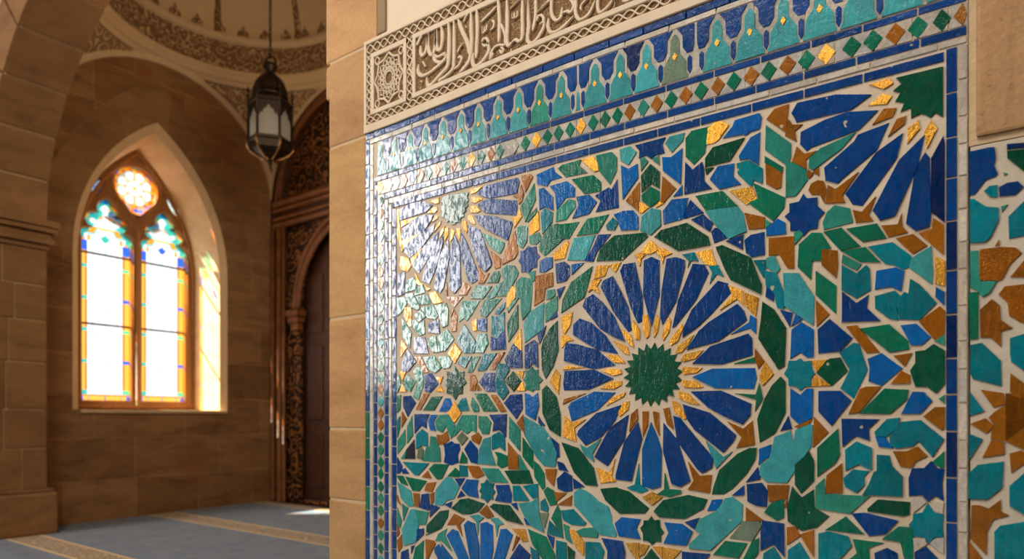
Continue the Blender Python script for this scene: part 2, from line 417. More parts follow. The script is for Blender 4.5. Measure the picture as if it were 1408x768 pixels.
B -148,1402 -120,1429 -97,1429 -97,1368 -104,1362
C -550,1402 -540,1361 -574,1354
B -527,1368 -476,1392 -483,1377 -517,1363
T -595,1329 -543,1351 -533,1310 -527,1354 -480,1375 -473,1372 -476,1304 -556,1172 -622,1172 -646,1195 -642,1230 -612,1252
A -646,1286 -609,1301 -612,1266 -649,1233
B -467,1399 -425,1349 -470,1298
D -527,1235 -483,1279 -469,1251 -469,1184 -508,1140 -527,1167
E -456,1295 -394,1359 -389,1277 -403,1247 -456,1201
C -381,1393 -275,1392 -304,1363 -301,1325 -341,1340 -379,1304
P -370,1291 -338,1318 -295,1299 -295,1229 -332,1247 -369,1225
B -427,1203 -382,1244 -382,1148 -430,1146
P -376,1196 -347,1226 -305,1222 -318,1205 -315,1180 -338,1152 -370,1170
P -278,1277 -245,1275 -236,1241 -209,1211 -209,1150 -318,1147 -301,1180 -287,1220 -278,1226
P -284,1351 -250,1392 -217,1396 -223,1367 -253,1338 -281,1340
A -281,1335 -256,1334 -236,1301 -272,1306
P -242,1336 -212,1383 -159,1389 -99,1332 -127,1279 -164,1328 -180,1309 -223,1301 -239,1310
B -231,1289 -196,1290 -166,1306 -143,1279 -174,1262 -182,1243 -212,1245
E -97,1293 -97,1247 -104,1244 -125,1261
C -130,1261 -114,1240 -97,1238 -103,1195 -99,1144 -120,1158 -138,1138 -153,1158 -188,1153 -189,1206 -180,1237 -148,1239
P -139,1129 -122,1102 -99,1098 -102,1059 -99,1032 -122,1029 -138,1009 -148,1026 -177,1026 -188,1060 -177,1076 -177,1092 -153,1100
W -182,1144 -156,1149 -145,1134 -177,1101
W -130,1139 -99,1135 -102,1104 -117,1109
W -177,1017 -148,1020 -143,1005 -174,977
W -122,1020 -99,1026 -99,980 -132,1007
C -172,974 -143,993 -114,961 -172,934
D -305,1100 -275,1132 -188,1130 -190,1094 -206,1087 -304,1094
C -350,1080 -312,1086 -223,1069 -256,1025 -301,1015
E -430,1020 -370,1068 -318,1018
E -261,1008 -217,1050 -180,1051 -180,939 -198,937 -212,1004
P -452,1004 -424,1014 -364,1004 -353,976 -385,932 -452,904
E -347,996 -261,995 -304,975 -301,924 -361,926 -335,952
C -284,958 -250,978 -223,965 -220,928 -281,920
N -461,1164 -436,1192 -433,1139 -301,1142 -358,1082 -461,1091
B -619,1158 -550,1162 -556,1117 -612,1103
D -537,1156 -508,1121 -470,1150 -467,1090 -424,1067 -461,1027 -508,1012 -550,1039 -553,1090 -546,1111
E -566,1113 -566,1051 -589,1039 -629,1063 -609,1093
B -553,1117 -556,1086 -564,1091
B -553,1015 -527,1020 -514,991 -553,960
B -511,995 -470,1013 -469,925
C -636,1031 -566,1027 -563,914 -599,955 -642,929 -642,992
P -632,916 -599,941 -569,896 -636,873
P -550,936 -514,967 -470,895 -550,885
B -761,1384 -704,1356 -673,1384 -666,1303 -726,1291 -708,1327
""",
 'R4d': """
B -2120,875 -2075,934 -2009,916 -2039,889 -2022,830 -2062,884
T -1978,932 -1927,943 -1893,930 -1922,910 -1927,847 -1939,912
T -1855,930 -1814,938 -1778,914 -1806,905 -1818,851 -1826,909
G -1730,896 -1660,900 -1645,851 -1672,845 -1699,870
B -1707,866 -1691,858 -1730,796
N -2176,828 -2120,858 -2134,825 -2089,754 -2153,795 -2195,791
B -2261,791 -2204,790 -2195,777 -2256,678
""",
 'R4': """
A -2084,858 -2053,851 -1987,733 -1974,680 -2013,675 -2120,826
A -2013,885 -1991,907 -1948,898 -1922,794 -1922,687 -1961,682
A -1910,902 -1876,911 -1843,898 -1839,790 -1859,696 -1910,689
A -1794,886 -1762,890 -1730,867 -1790,712 -1847,697
C -1691,830 -1633,789 -1645,756 -1714,715 -1778,707
A -2199,755 -2162,784 -2039,678 -2139,658 -2199,734
""",
 'R2d': """
G -1449,1618 -1359,1609 -1407,1605 -1463,1603
B -1353,1500 -1463,1455 -1456,1477
G -1470,1748 -1449,1752 -1411,1726 -1442,1722 -1469,1696
G -1096,1801 -1076,1803 -1064,1757 -1068,1720 -1080,1710 -1092,1737
G -1036,1799 -1025,1783 -1033,1732 -1048,1711 -1048,1756
G -986,1784 -978,1772 -986,1729 -1009,1697 -1017,1716
G -933,1754 -929,1739 -952,1690 -978,1677 -982,1696
G -888,1711 -910,1673 -937,1646 -959,1647 -952,1672
G -852,1651 -881,1621 -925,1612 -940,1617 -925,1638
G -856,1584 -877,1567 -925,1562 -937,1577 -925,1591
G -937,1541 -881,1535 -852,1513 -881,1510 -925,1515
G -948,1498 -910,1489 -866,1446 -903,1453 -944,1472
G -974,1462 -948,1454 -914,1396 -925,1392 -963,1418
G -1153,1464 -1158,1430 -1195,1403 -1204,1419 -1178,1457
G -1170,1499 -1178,1484 -1255,1446 -1233,1477
G -1187,1545 -1187,1530 -1221,1515 -1281,1518 -1238,1543
G -1191,1591 -1187,1576 -1225,1569 -1277,1591 -1242,1597
G -1170,1617 -1221,1623 -1255,1656 -1204,1649
G -1225,1712 -1162,1681 -1153,1650 -1178,1659
G -1191,1756 -1145,1726 -1133,1679 -1153,1692
G -1137,1786 -1108,1745 -1108,1708 -1125,1709 -1141,1756
B -1009,1432 -986,1436 -967,1352 -994,1374
B -1052,1422 -1029,1418 -1025,1326 -1044,1366
B -1096,1422 -1072,1422 -1074,1370 -1094,1324
B -1145,1411 -1119,1433 -1116,1392 -1153,1342
P -1112,1215 -1108,1133 -1072,1112 -1104,1099 -1153,1111 -1162,1118 -1129,1131
E -1003,1183 -986,1121 -940,1121 -937,1110 -986,1092 -1033,1100 -1005,1120
G -1056,1106 -1013,1090 -1056,1054 -1096,1084
B -910,1231 -866,1179 -820,1185 -827,1118 -910,1126 -888,1160
T -841,1311 -777,1253 -743,1275 -802,1210
T -1379,1284 -1348,1269 -1281,1310 -1321,1246 -1312,1215 -1361,1245
G -1303,1192 -1242,1171 -1216,1230 -1233,1160 -1212,1139 -1281,1128
G -1454,1403 -1416,1375 -1352,1391 -1407,1355 -1398,1297 -1463,1318
G -1101,2058 -1062,2094 -1023,2055 -1062,2041 -1089,2045
G -1041,2044 -1015,2059 -974,2031 -1006,2022 -1012,1995 -1018,2024
G -1131,2046 -1107,2053 -1083,2039 -1101,2030 -1107,1997 -1119,2032
P -932,2020 -887,2021 -871,1987 -898,1993 -912,1966 -906,1992
G -879,2020 -822,2024 -801,1959 -843,1970
P -830,1960 -796,1961 -775,1916 -801,1930 -827,1896 -817,1937
G -759,1883 -705,1856 -703,1805 -726,1830 -788,1795 -743,1845
G -698,1848 -651,1825 -660,1760 -698,1804
A -749,1702 -683,1741 -680,1766 -658,1751 -660,1698 -680,1720
B -663,1645 -631,1598 -651,1573 -663,1609
E -738,1595 -665,1614 -662,1594
G -629,1598 -600,1551 -636,1512 -648,1543
E -648,1520 -636,1467 -663,1421 -658,1462 -733,1486 -660,1480
""",
 'R2': """
C -1089,2018 -1058,2027 -1027,2009 -1027,1876 -1058,1757 -1092,1883
C -994,2011 -957,2012 -925,1997 -923,1973 -959,1844 -1012,1762 -1021,1793 -1015,1892
C -890,1977 -849,1969 -833,1937 -881,1841 -962,1749 -970,1747 -947,1848
C -796,1902 -761,1888 -751,1854 -829,1779 -873,1742 -930,1708 -924,1741 -895,1804
C -726,1809 -704,1784 -693,1751 -709,1739 -796,1682 -913,1657 -867,1722 -829,1752 -775,1782
C -688,1698 -675,1682 -673,1624 -785,1596 -890,1603 -823,1662
C -898,1496 -785,1496 -678,1447 -681,1408 -709,1376 -775,1405 -829,1435
C -930,1447 -826,1414 -732,1334 -740,1315 -777,1272 -884,1353 -913,1394
C -1192,1447 -1218,1388 -1281,1319 -1353,1284 -1393,1326 -1384,1345 -1301,1415
C -1412,1751 -1409,1791 -1380,1813 -1328,1791 -1261,1734 -1205,1657 -1288,1676 -1349,1710
C -1366,1864 -1353,1894 -1318,1909 -1274,1870 -1221,1808 -1192,1744 -1174,1705 -1224,1729 -1281,1763
C -1279,1936 -1268,1959 -1228,1972 -1195,1915 -1158,1838 -1145,1748 -1157,1744 -1221,1826
C -1192,1991 -1179,2014 -1131,2015 -1097,1875 -1097,1783 -1116,1776 -1144,1836
A -665,1574 -658,1541 -668,1503 -806,1509 -890,1551 -817,1578
C -967,1403 -944,1396 -813,1245 -820,1213 -856,1192 -874,1207 -952,1309
C -1009,1377 -952,1309 -903,1159 -944,1135 -974,1144 -1009,1267
A -1060,1377 -1033,1318 -1017,1267 -1021,1130 -1056,1119 -1096,1129 -1096,1272
C -1116,1377 -1100,1317 -1145,1145 -1212,1149 -1212,1165 -1174,1300
C -1158,1407 -1174,1315 -1251,1202 -1308,1235 -1299,1254 -1238,1357
A -1218,1499 -1299,1430 -1418,1386 -1435,1443 -1421,1461 -1312,1504
C -1227,1557 -1339,1516 -1456,1516 -1460,1540 -1453,1595 -1312,1595
C -1218,1611 -1319,1601 -1456,1641 -1453,1692 -1442,1713 -1400,1707 -1299,1677
""",
 'R3': """
N -447,2308 -342,2336 -382,2295 -470,2243 -483,2254 -481,2282
C -538,2453 -520,2482 -399,2476 -298,2448 -357,2416 -522,2419 -531,2441
C -510,2340 -508,2379 -434,2401 -365,2409 -280,2391 -333,2344 -479,2321 -490,2313
C -434,2240 -344,2307 -333,2326 -248,2341 -280,2266 -382,2194 -395,2182 -430,2199
C -369,2141 -280,2255 -208,2298 -225,2226 -322,2094 -348,2103
C -289,2071 -216,2217 -148,2280 -168,2186 -230,2044 -269,2037
C -196,2014 -171,2180 -146,2224 -135,2205 -132,2029 -135,1994 -171,1987
Q -129,2204 -99,2264 -96,2241 -96,2000 -129,2039
""",
 'R3d': """
G -300,2482 -245,2486 -233,2467 -259,2456
G -302,2415 -261,2441 -237,2427 -251,2406
B -291,2350 -259,2392 -225,2385 -235,2361
B -247,2300 -223,2349 -198,2353 -202,2329
G -194,2265 -192,2313 -165,2329 -160,2305
G -141,2238 -148,2291 -130,2320 -115,2292
""",
 'R3s': """
D -227,2483 -98,2480 -98,2322 -120,2341 -132,2329 -145,2341 -158,2349 -185,2341 -185,2374 -214,2369 -204,2395 -229,2407 -214,2430 -235,2443 -212,2458
""",
 'S': """
C -33,2201 14,2203 29,2201 32,2167 28,2147 36,2124 34,2114 7,2107 -21,2068 -32,2070
D 58,2182 117,2176 117,2090 78,2138 59,2161
Q 58,2203 98,2197 117,2195 117,2180 58,2186
P 3,2076 16,2088 36,2087 36,2051 19,2054
C 39,2079 58,2089 84,2088 97,2070 78,2049 41,2052
N 50,2121 60,2115 51,2112
N 44,2022 60,2025 46,2005
P -31,2059 -21,2057 7,2029 39,2020 39,1983 19,1935 4,1922 -31,1926
P 61,1989 98,2028 123,2027 123,1929 91,1926 63,1924
H -7,1903 44,1903 78,1896 93,1878 65,1848 48,1809 41,1803 -7,1809
B 29,1908 39,1925 41,1908
N -31,1902 -10,1900 -9,1820 -3,1806 33,1802 17,1770 0,1759 -14,1780 -30,1790
E -34,1778 -10,1775 -10,1635 -32,1634
H 66,1811 98,1856 117,1854 117,1804
H 38,1764 53,1785 98,1786 123,1783 123,1668 91,1675 63,1698 60,1736
H -7,1722 22,1751 41,1730 43,1688 71,1661 44,1654 44,1608 19,1637 -5,1638
P 65,1632 98,1642 123,1644 123,1537 98,1534 68,1563 65,1586
P -30,1618 -2,1623 44,1567 46,1490 -24,1515 -31,1532
B -5,1482 50,1471 55,1439 26,1429
B 66,1529 98,1498 98,1474 89,1461 65,1474
P -31,1477 4,1418 -31,1404
B -31,1380 7,1397 28,1374 9,1351
B 55,1470 88,1457 101,1474 143,1465 143,1228 111,1297 55,1328 19,1334 21,1361 29,1374 14,1399 29,1416 55,1437
P -33,1350 0,1334 -33,1271
B -1,1279 21,1332 51,1326 53,1291
P -36,1153 -34,1230 -12,1257 51,1269 47,1192 11,1154
B 64,1293 90,1303 108,1292 108,1274 68,1237
P 64,1198 98,1237 130,1252 130,1115 98,1116 64,1139
B -28,1134 -8,1136 15,1128 43,1156 45,1121 64,1111 26,1096 11,1061 9,988 -30,1033
P 28,1059 42,1079 98,1096 130,1101 130,982 28,974
B -34,1026 -1,977 -32,961
""",
}
STROKES = """
13 -2315,3268 -2299,3292 -2280,3309
14 -2292,3258 -2290,3222 -2276,3205 -2254,3228 -2238,3304
15 -2240,3301 -2241,3238 -2225,3194 -2204,3196 -2189,3249 -2188,3311
16 -2188,3308 -2189,3242 -2178,3205 -2157,3200 -2146,3254 -2155,3314
17 -2109,3319 -2103,3248 -2106,3146 -2116,3100 -2155,3078 -2206,3051 -2232,3041 -2247,3056 -2249,3088
15 -2073,3316 -2071,3217 -2073,3121 -2080,3079 -2123,3058 -2162,3049 -2166,3039
16 -2276,3175 -2259,3144
16 -2303,3169 -2309,3135 -2283,3106 -2225,3107 -2141,3136 -2118,3160
13 -2211,3191 -2178,3167 -2135,3170 -2135,3158
14 -2206,3184 -2192,3152 -2155,3133
14 -2290,3083 -2278,3072
14 -2292,3041 -2286,3053
16 -2046,3304 -2021,3241 -1986,3168 -1976,3114
16 -1967,3316 -1966,3235 -1963,3160 -1976,3091 -2011,3061 -2037,3047
8 -2011,3278 -1998,3300 -1985,3306
8 -2000,3259 -1993,3245
8 -2048,3146 -2036,3167 -2020,3174
11 -2069,3073 -2042,3084 -2024,3109 -2036,3123 -2046,3118
15 -1933,3317 -1928,3222 -1933,3137 -1935,3084
10 -1901,3147 -1891,3160 -1872,3154 -1864,3131 -1881,3123 -1899,3138
16 -1867,3136 -1862,3094 -1887,3066 -1925,3048 -1950,3054 -1957,3081 -1950,3113
11 -1908,3243 -1866,3260 -1815,3283
6 -1899,3189 -1887,3190 -1884,3214
6 -1887,3190 -1874,3196 -1872,3222
6 -1899,3191 -1899,3219
8 -1853,3187 -1834,3193 -1831,3218 -1845,3227
14 -1807,3317 -1800,3230 -1800,3165 -1802,3114
11 -1857,3050 -1837,3093 -1804,3102 -1768,3089
9 -1798,3079 -1786,3060 -1776,3073 -1792,3088
11 -1853,3052 -1841,3068 -1833,3075
15 -1757,3302 -1755,3182 -1758,3106 -1748,3082 -1728,3090
13 -1728,3090 -1709,3096 -1689,3082 -1672,3100 -1672,3198 -1671,3270
10 -1738,3244 -1688,3267
6 -1728,3197 -1716,3197 -1715,3220
6 -1715,3197 -1700,3196 -1698,3221
6 -1728,3199 -1727,3221
14 -1643,3260 -1638,3136 -1644,3078 -1629,3054 -1599,3058 -1564,3091 -1555,3125
10 -1594,3139 -1584,3159 -1564,3150 -1559,3127 -1579,3120
12 -1601,3245 -1601,3166 -1616,3103
10 -1594,3175 -1540,3202
7 -1808,3308 -1804,3317
13 -1732,3043 -1732,3062
9 -1790,3195 -1768,3135 -1768,3090
13 -1534,3130 -1535,3090 -1518,3063 -1471,3064 -1410,3094
12 -1518,3213 -1518,3146 -1497,3109 -1472,3114 -1464,3153
11 -1465,3127 -1442,3128 -1422,3118 -1407,3143 -1428,3174
10 -1578,3182 -1547,3199 -1506,3216
12 -1398,3169 -1398,3103 -1377,3070 -1336,3078 -1306,3122
7 -1371,3107 -1373,3123 -1359,3136 -1338,3147
11 -1293,3130 -1293,3089 -1282,3066 -1249,3076 -1218,3102
5 -1218,3063 -1213,3085
8 -1182,3075 -1158,3068 -1136,3074
6 -1213,3098 -1202,3101
9 -1645,3155 -1643,3259
"""
SC=(-1.0540,1.5670,0.1268)   # centre and radius of the big green star

# ------------------------------------------------------------------ helpers
def srgb(r, g, b):
    f = lambda c: (c/255/12.92) if c/255 <= .04045 else ((c/255+.055)/1.055)**2.4
    return (f(r), f(g), f(b))

def tag(o, label=None, cat=None, group=None, kind=None):
    if label: o['label'] = label
    if cat: o['category'] = cat
    if group: o['group'] = group
    if kind: o['kind'] = kind
    return o

def empty(name, loc, label=None, cat=None, kind=None, parent=None):
    o = bpy.data.objects.new(name, None); C.objects.link(o)
    o.location = loc; o.empty_display_size = .1
    if parent: o.parent = parent
    return tag(o, label, cat, kind=kind)

class MB:
    """collects geometry in world coordinates; build() links ONE mesh object"""
    def __init__(s): s.v = []; s.f = []; s.c = []; s.smooth = []
    def face(s, idx, col=None, sm=False): s.f.append(tuple(idx)); s.c.append(col); s.smooth.append(sm)
    def add(s, pts):
        n = len(s.v); s.v.extend(tuple(p) for p in pts); return n
    def box(s, x0, x1, y0, y1, z0, z1, col=None):
        n = s.add([(x0,y0,z0),(x1,y0,z0),(x1,y1,z0),(x0,y1,z0),(x0,y0,z1),(x1,y0,z1),(x1,y1,z1),(x0,y1,z1)])
        for q in ((0,3,2,1),(4,5,6,7),(0,1,5,4),(1,2,6,5),(2,3,7,6),(3,0,4,7)): s.face([n+i for i in q], col)
    def cbox(s, x0, x1, y0, y1, z0, z1, b=.01, col=None):
        """box with chamfered edges"""
        X=(x0,x1);Y=(y0,y1);Z=(z0,z1); bm = bmesh.new()
        vs=[bm.verts.new((X[i],Y[j],Z[k])) for i in (0,1) for j in (0,1) for k in (0,1)]
        bmesh.ops.convex_hull(bm, input=vs)
        bmesh.ops.dissolve_limit(bm, angle_limit=.02, verts=bm.verts[:], edges=bm.edges[:])
        bmesh.ops.bevel(bm, geom=bm.edges[:], offset=b, segments=2, affect='EDGES', profile=.6)
        s.from_bm(bm, col)
    def from_bm(s, bm, col=None, sm=False):
        bm.normal_update(); n = len(s.v)
        bm.verts.index_update()
        s.v.extend(tuple(v.co) for v in bm.verts)
        for f in bm.faces: s.face([n+v.index for v in f.verts], col, sm)
        bm.free()
    def lathe(s, cx, cy, prof, seg=48, col=None, a0=0, sm=True, cap=False):
        rows=[]
        for r, z in prof:
            rows.append(s.add([(cx+r*math.cos(a0+2*PI*i/seg), cy+r*math.sin(a0+2*PI*i/seg), z) for i in range(seg)]))
        for a, b in zip(rows, rows[1:]):
            for i in range(seg):
                j=(i+1)%seg; s.face((a+i,a+j,b+j,b+i), col, sm)
    def tube(s, pts, r, seg=8, col=None, closed=False):
        pts=[Vector(p) for p in pts]; n=len(pts); rows=[]
        up=Vector((0.13,0.21,1)).normalized()
        for i,p in enumerate(pts):
            t=(pts[(i+1)%n]-pts[i-1]) if closed else (pts[min(i+1,n-1)]-pts[max(i-1,0)])
            t.normalize(); a=t.cross(up)
            if a.length<.05: a=t.cross(Vector((1,0,0)))
            a.normalize(); b=t.cross(a)
            rr = r[i] if isinstance(r,(list,tuple)) else r
            rows.append(s.add([p+a*rr*math.cos(2*PI*k/seg)+b*rr*math.sin(2*PI*k/seg) for k in range(seg)]))
        m = n if closed else n-1
        for i in range(m):
            A=rows[i];B=rows[(i+1)%n]
            for k in range(seg):
                l=(k+1)%seg; s.face((A+k,A+l,B+l,B+k), col, True)
        if not closed:
            s.face([rows[0]+k for k in range(seg)],col); s.face([rows[-1]+k for k in reversed(range(seg))],col)
    def sphere(s, c, r, seg=10, col=None, sz=1):
        s.lathe(c[0],c[1],[(max(r*math.sin(PI*i/seg),1e-4), c[2]-sz*r*math.cos(PI*i/seg)) for i in range(seg+1)], seg+2, col)
    def build(s, name, mat, parent=None, **kw):
        me = bpy.data.meshes.new(name)
        off = Vector((0,0,0))
        if parent is not None:
            p = parent
            while p is not None: off += p.location; p = p.parent
        me.from_pydata([(Vector(v)-off) for v in s.v], [], s.f); me.validate(clean_customdata=False)
        if any(c is not None for c in s.c) and len(me.polygons)==len(s.f):
            at = me.color_attributes.new('Col','FLOAT_COLOR','CORNER')
            buf=[]
            for p,c in zip(me.polygons, s.c):
                c = c or (1,1,1,0)
                if len(c)==3: c=(c[0],c[1],c[2],0)
                buf.extend(list(c)*p.loop_total)
            at.data.foreach_set('color', buf)
        me.polygons.foreach_set('use_smooth', s.smooth if len(s.smooth)==len(me.polygons) else [False]*len(me.polygons))
        me.materials.append(mat)
        o = bpy.data.objects.new(name, me); C.objects.link(o)
        if parent is not None: o.parent = parent
        return tag(o, **kw)

def struct(mb, name, mat, parent=None):
    return mb.build(name, mat, parent, kind='structure' if parent is None else None)

def flat(loops, depth, bevel=0.0, res=1):
    """filled 2D outlines with holes (u,v), thickness depth; returns bmesh in (u,v,w)"""
    cu = bpy.data.curves.new('outline','CURVE'); cu.dimensions='2D'; cu.fill_mode='BOTH'
    cu.extrude = depth/2; cu.bevel_depth = bevel; cu.bevel_resolution = res
    for lp in loops:
        sp = cu.splines.new('POLY'); sp.points.add(len(lp)-1); sp.use_cyclic_u=True
        for p,(u,v) in zip(sp.points, lp): p.co=(u,v,0,1)
    ob = bpy.data.objects.new('outline',cu); C.objects.link(ob)
    dg = bpy.context.evaluated_depsgraph_get(); dg.update()
    me = bpy.data.meshes.new_from_object(ob.evaluated_get(dg))
    bm = bmesh.new(); bm.from_mesh(me)
    bpy.data.objects.remove(ob); bpy.data.curves.remove(cu); bpy.data.meshes.remove(me)
    return bm

def put(mb, bm, fn, col=None, sm=False):
    for v in bm.verts: v.co = Vector(fn(v.co.x, v.co.y, v.co.z))
    mb.from_bm(bm, col, sm)

# ------------------------------------------------------------------ node materials
def new_mat(name):
    m = bpy.data.materials.new(name); m.use_nodes=True
    nt=m.node_tree; nt.nodes.clear()
    out=nt.nodes.new('ShaderNodeOutputMaterial'); b=nt.nodes.new('ShaderNodeBsdfPrincipled')
    nt.links.new(b.outputs[0], out.inputs[0]); return m, nt, b, out

class N:
    def __init__(s, nt): s.nt=nt
    def __call__(s, typ, **kw):
        n=s.nt.nodes.new('ShaderNode'+typ); ins=kw.pop('ins',{})
        for k,v in kw.items(): setattr(n,k,v)
        for k,v in ins.items(): s.set(n.inputs[k],v)
        return n
    def set(s, sock, v):
        if isinstance(v, bpy.types.NodeSocket): s.nt.links.new(v, sock)
        else: sock.default_value=v
    def ramp(s, fac, stops):
        n=s.nt.nodes.new('ShaderNodeValToRGB'); s.set(n.inputs[0],fac)
        e=n.color_ramp.elements
        while len(e)<len(stops): e.new(.5)
        for el,(p,c) in zip(e,stops): el.position=p; el.color=tuple(c)+(1,) if len(c)==3 else c
        return n.outputs[0]
    def mix(s, fac, a, b, mode='MIX'):
        n=s.nt.nodes.new('ShaderNodeMix'); n.data_type='RGBA'; n.blend_type=mode
        s.set(n.inputs[0],fac); s.set(n.inputs[6],a if not (isinstance(a,tuple) and len(a)==3) else a+(1,))
        s.set(n.inputs[7],b if not (isinstance(b,tuple) and len(b)==3) else b+(1,)); return n.outputs[2]
    def math(s, op, a, b=0.0, c=0.0):
        n=s.nt.nodes.new('ShaderNodeMath'); n.operation=op
        s.set(n.inputs[0],a); s.set(n.inputs[1],b)
        if len(n.inputs)>2: s.set(n.inputs[2],c)
        return n.outputs[0]
    def coords(s, scale=(1,1,1), rot=(0,0,0)):
        g=s('NewGeometry'); m=s('Mapping',ins={0:g.outputs['Position'],2:rot,3:scale}); return m.outputs[0]
    def noise(s, vec, scale, detail=4, rough=.55, dist=0):
        return s('TexNoise',ins={'Vector':vec,'Scale':scale,'Detail':detail,'Roughness':rough,'Distortion':dist}).outputs[0]
    def bump(s, h, strength, dist, normal=None):
        n=s('Bump',ins={'Height':h,'Strength':strength,'Distance':dist})
        if normal is not None: s.set(n.inputs['Normal'],normal)
        return n.outputs[0]

def stone_mat(name, base, dark, use_attr=False, rough=.85, grain=1.0, stretch=(1,1,3)):
    m,nt,b,o=new_mat(name); n=N(nt)
    co=n.coords(stretch)
    n1=n.noise(co,1.6,6,.6,.6); n2=n.noise(n.coords(),60,3,.6); n3=n.noise(n.coords(),7,5,.65)
    col=n.ramp(n1,[(.3,dark),(.55,base),(.8,tuple(min(1,c*1.18) for c in base))])
    col=n.mix(n.math('MULTIPLY',n3,.35),col,dark)
    col=n.mix(.25*grain,col,n.ramp(n2,[(.3,dark),(.7,base)]))
    if use_attr:
        a=n('Attribute',attribute_name='Col'); col=n.mix(1.0,col,a.outputs['Color'],'MULTIPLY')
    pit=n.ramp(n.noise(n.coords(),38,2,.5),[(.0,(0,0,0)),(.27,(.0,.0,.0)),(.31,(1,1,1))])
    col=n.mix(n.math('MULTIPLY',n.math('SUBTRACT',1.0,pit),.35),col,tuple(c*.35 for c in dark))
    n.set(b.inputs['Base Color'],col); b.inputs['Roughness'].default_value=rough
    h=n.math('ADD',n.math('MULTIPLY',n2,.5),n.noise(n.coords(),14,6,.65))
    n.set(b.inputs['Normal'],n.bump(h,.35*grain,.012)); return m

def ashlar_mat(name, axis, base, dark, bw=1.15, bh=.56, offx=0, offz=0):
    """sandstone blocks: courses bh tall in z, blocks bw long along axis"""
    m,nt,b,o=new_mat(name); n=N(nt)
    g=n('NewGeometry'); s=n('SeparateXYZ',ins={0:g.outputs['Position']})
    u=s.outputs[0] if axis=='x' else s.outputs[1]
    wob=n.noise(n.coords(),3.0,2)
    uv=n('CombineXYZ',ins={0:n.math('ADD',n.math('ADD',u,offx),n.math('MULTIPLY',wob,.01)),1:n.math('ADD',s.outputs[2],offz)})
    br=n('TexBrick',offset=.42,offset_frequency=2,squash=.72,squash_frequency=3,ins={'Vector':uv.outputs[0],'Color1':(1.1,1.08,1.05,1),'Color2':(.72,.66,.58,1),'Mortar':(1.35,1.35,1.35,1),
        'Scale':1.0,'Mortar Size':.008,'Mortar Smooth':.4,'Bias':.0,'Brick Width':bw,'Row Height':bh})
    n1=n.noise(n.coords((1,1,3)),1.7,6,.6,.7); n2=n.noise(n.coords(),45,3,.6)
    col=n.ramp(n1,[(.28,dark),(.55,base),(.82,tuple(min(1,c*1.2) for c in base))])
    col=n.mix(.2,col,n.ramp(n2,[(.3,dark),(.7,base)]))
    col=n.mix(1.0,col,br.outputs['Color'],'MULTIPLY')
    # rusty blocks here and there
    rust=n.ramp(n.noise(uv.outputs[0],.9,1),[(.62,(0,0,0)),(.7,(1,1,1))])
    col=n.mix(n.math('MULTIPLY',rust,.35),col,srgb(150,84,36))
    n.set(b.inputs['Base Color'],col); b.inputs['Roughness'].default_value=.9
    nb=n.bump(n.math('SUBTRACT',1.0,br.outputs['Fac']),.6,.01)
    n.set(b.inputs['Normal'],n.bump(n.noise(n.coords(),16,6,.65),.3,.02,nb)); return m

def plain_mat(name, col, rough=.6, metal=0, bump=0, bscale=30, var=0.0):
    m,nt,b,o=new_mat(name); n=N(nt)
    c=col
    if var:
        nn=n.noise(n.coords(),bscale*.4,5,.6)
        c=n.ramp(nn,[(.3,tuple(x*(1-var) for x in col)),(.7,tuple(min(1,x*(1+var*.6)) for x in col))])
        n.set(b.inputs['Base Color'],c)
    else: b.inputs['Base Color'].default_value=col+(1,)
    b.inputs['Roughness'].default_value=rough; b.inputs['Metallic'].default_value=metal
    if bump: n.set(b.inputs['Normal'],n.bump(n.noise(n.coords(),bscale,4,.6),bump,.01))
    return m

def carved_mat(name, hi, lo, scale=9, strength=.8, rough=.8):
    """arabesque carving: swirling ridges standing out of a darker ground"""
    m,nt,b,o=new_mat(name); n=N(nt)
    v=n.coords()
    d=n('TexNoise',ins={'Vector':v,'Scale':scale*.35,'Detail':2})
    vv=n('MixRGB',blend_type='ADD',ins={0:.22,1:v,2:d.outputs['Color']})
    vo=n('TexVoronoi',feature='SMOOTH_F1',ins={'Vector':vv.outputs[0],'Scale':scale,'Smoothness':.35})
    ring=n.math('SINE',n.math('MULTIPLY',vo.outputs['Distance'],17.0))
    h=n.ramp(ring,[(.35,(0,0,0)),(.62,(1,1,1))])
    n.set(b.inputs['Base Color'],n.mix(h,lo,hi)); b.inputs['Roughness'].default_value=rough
    n.set(b.inputs['Normal'],n.bump(h,strength,.03)); return m

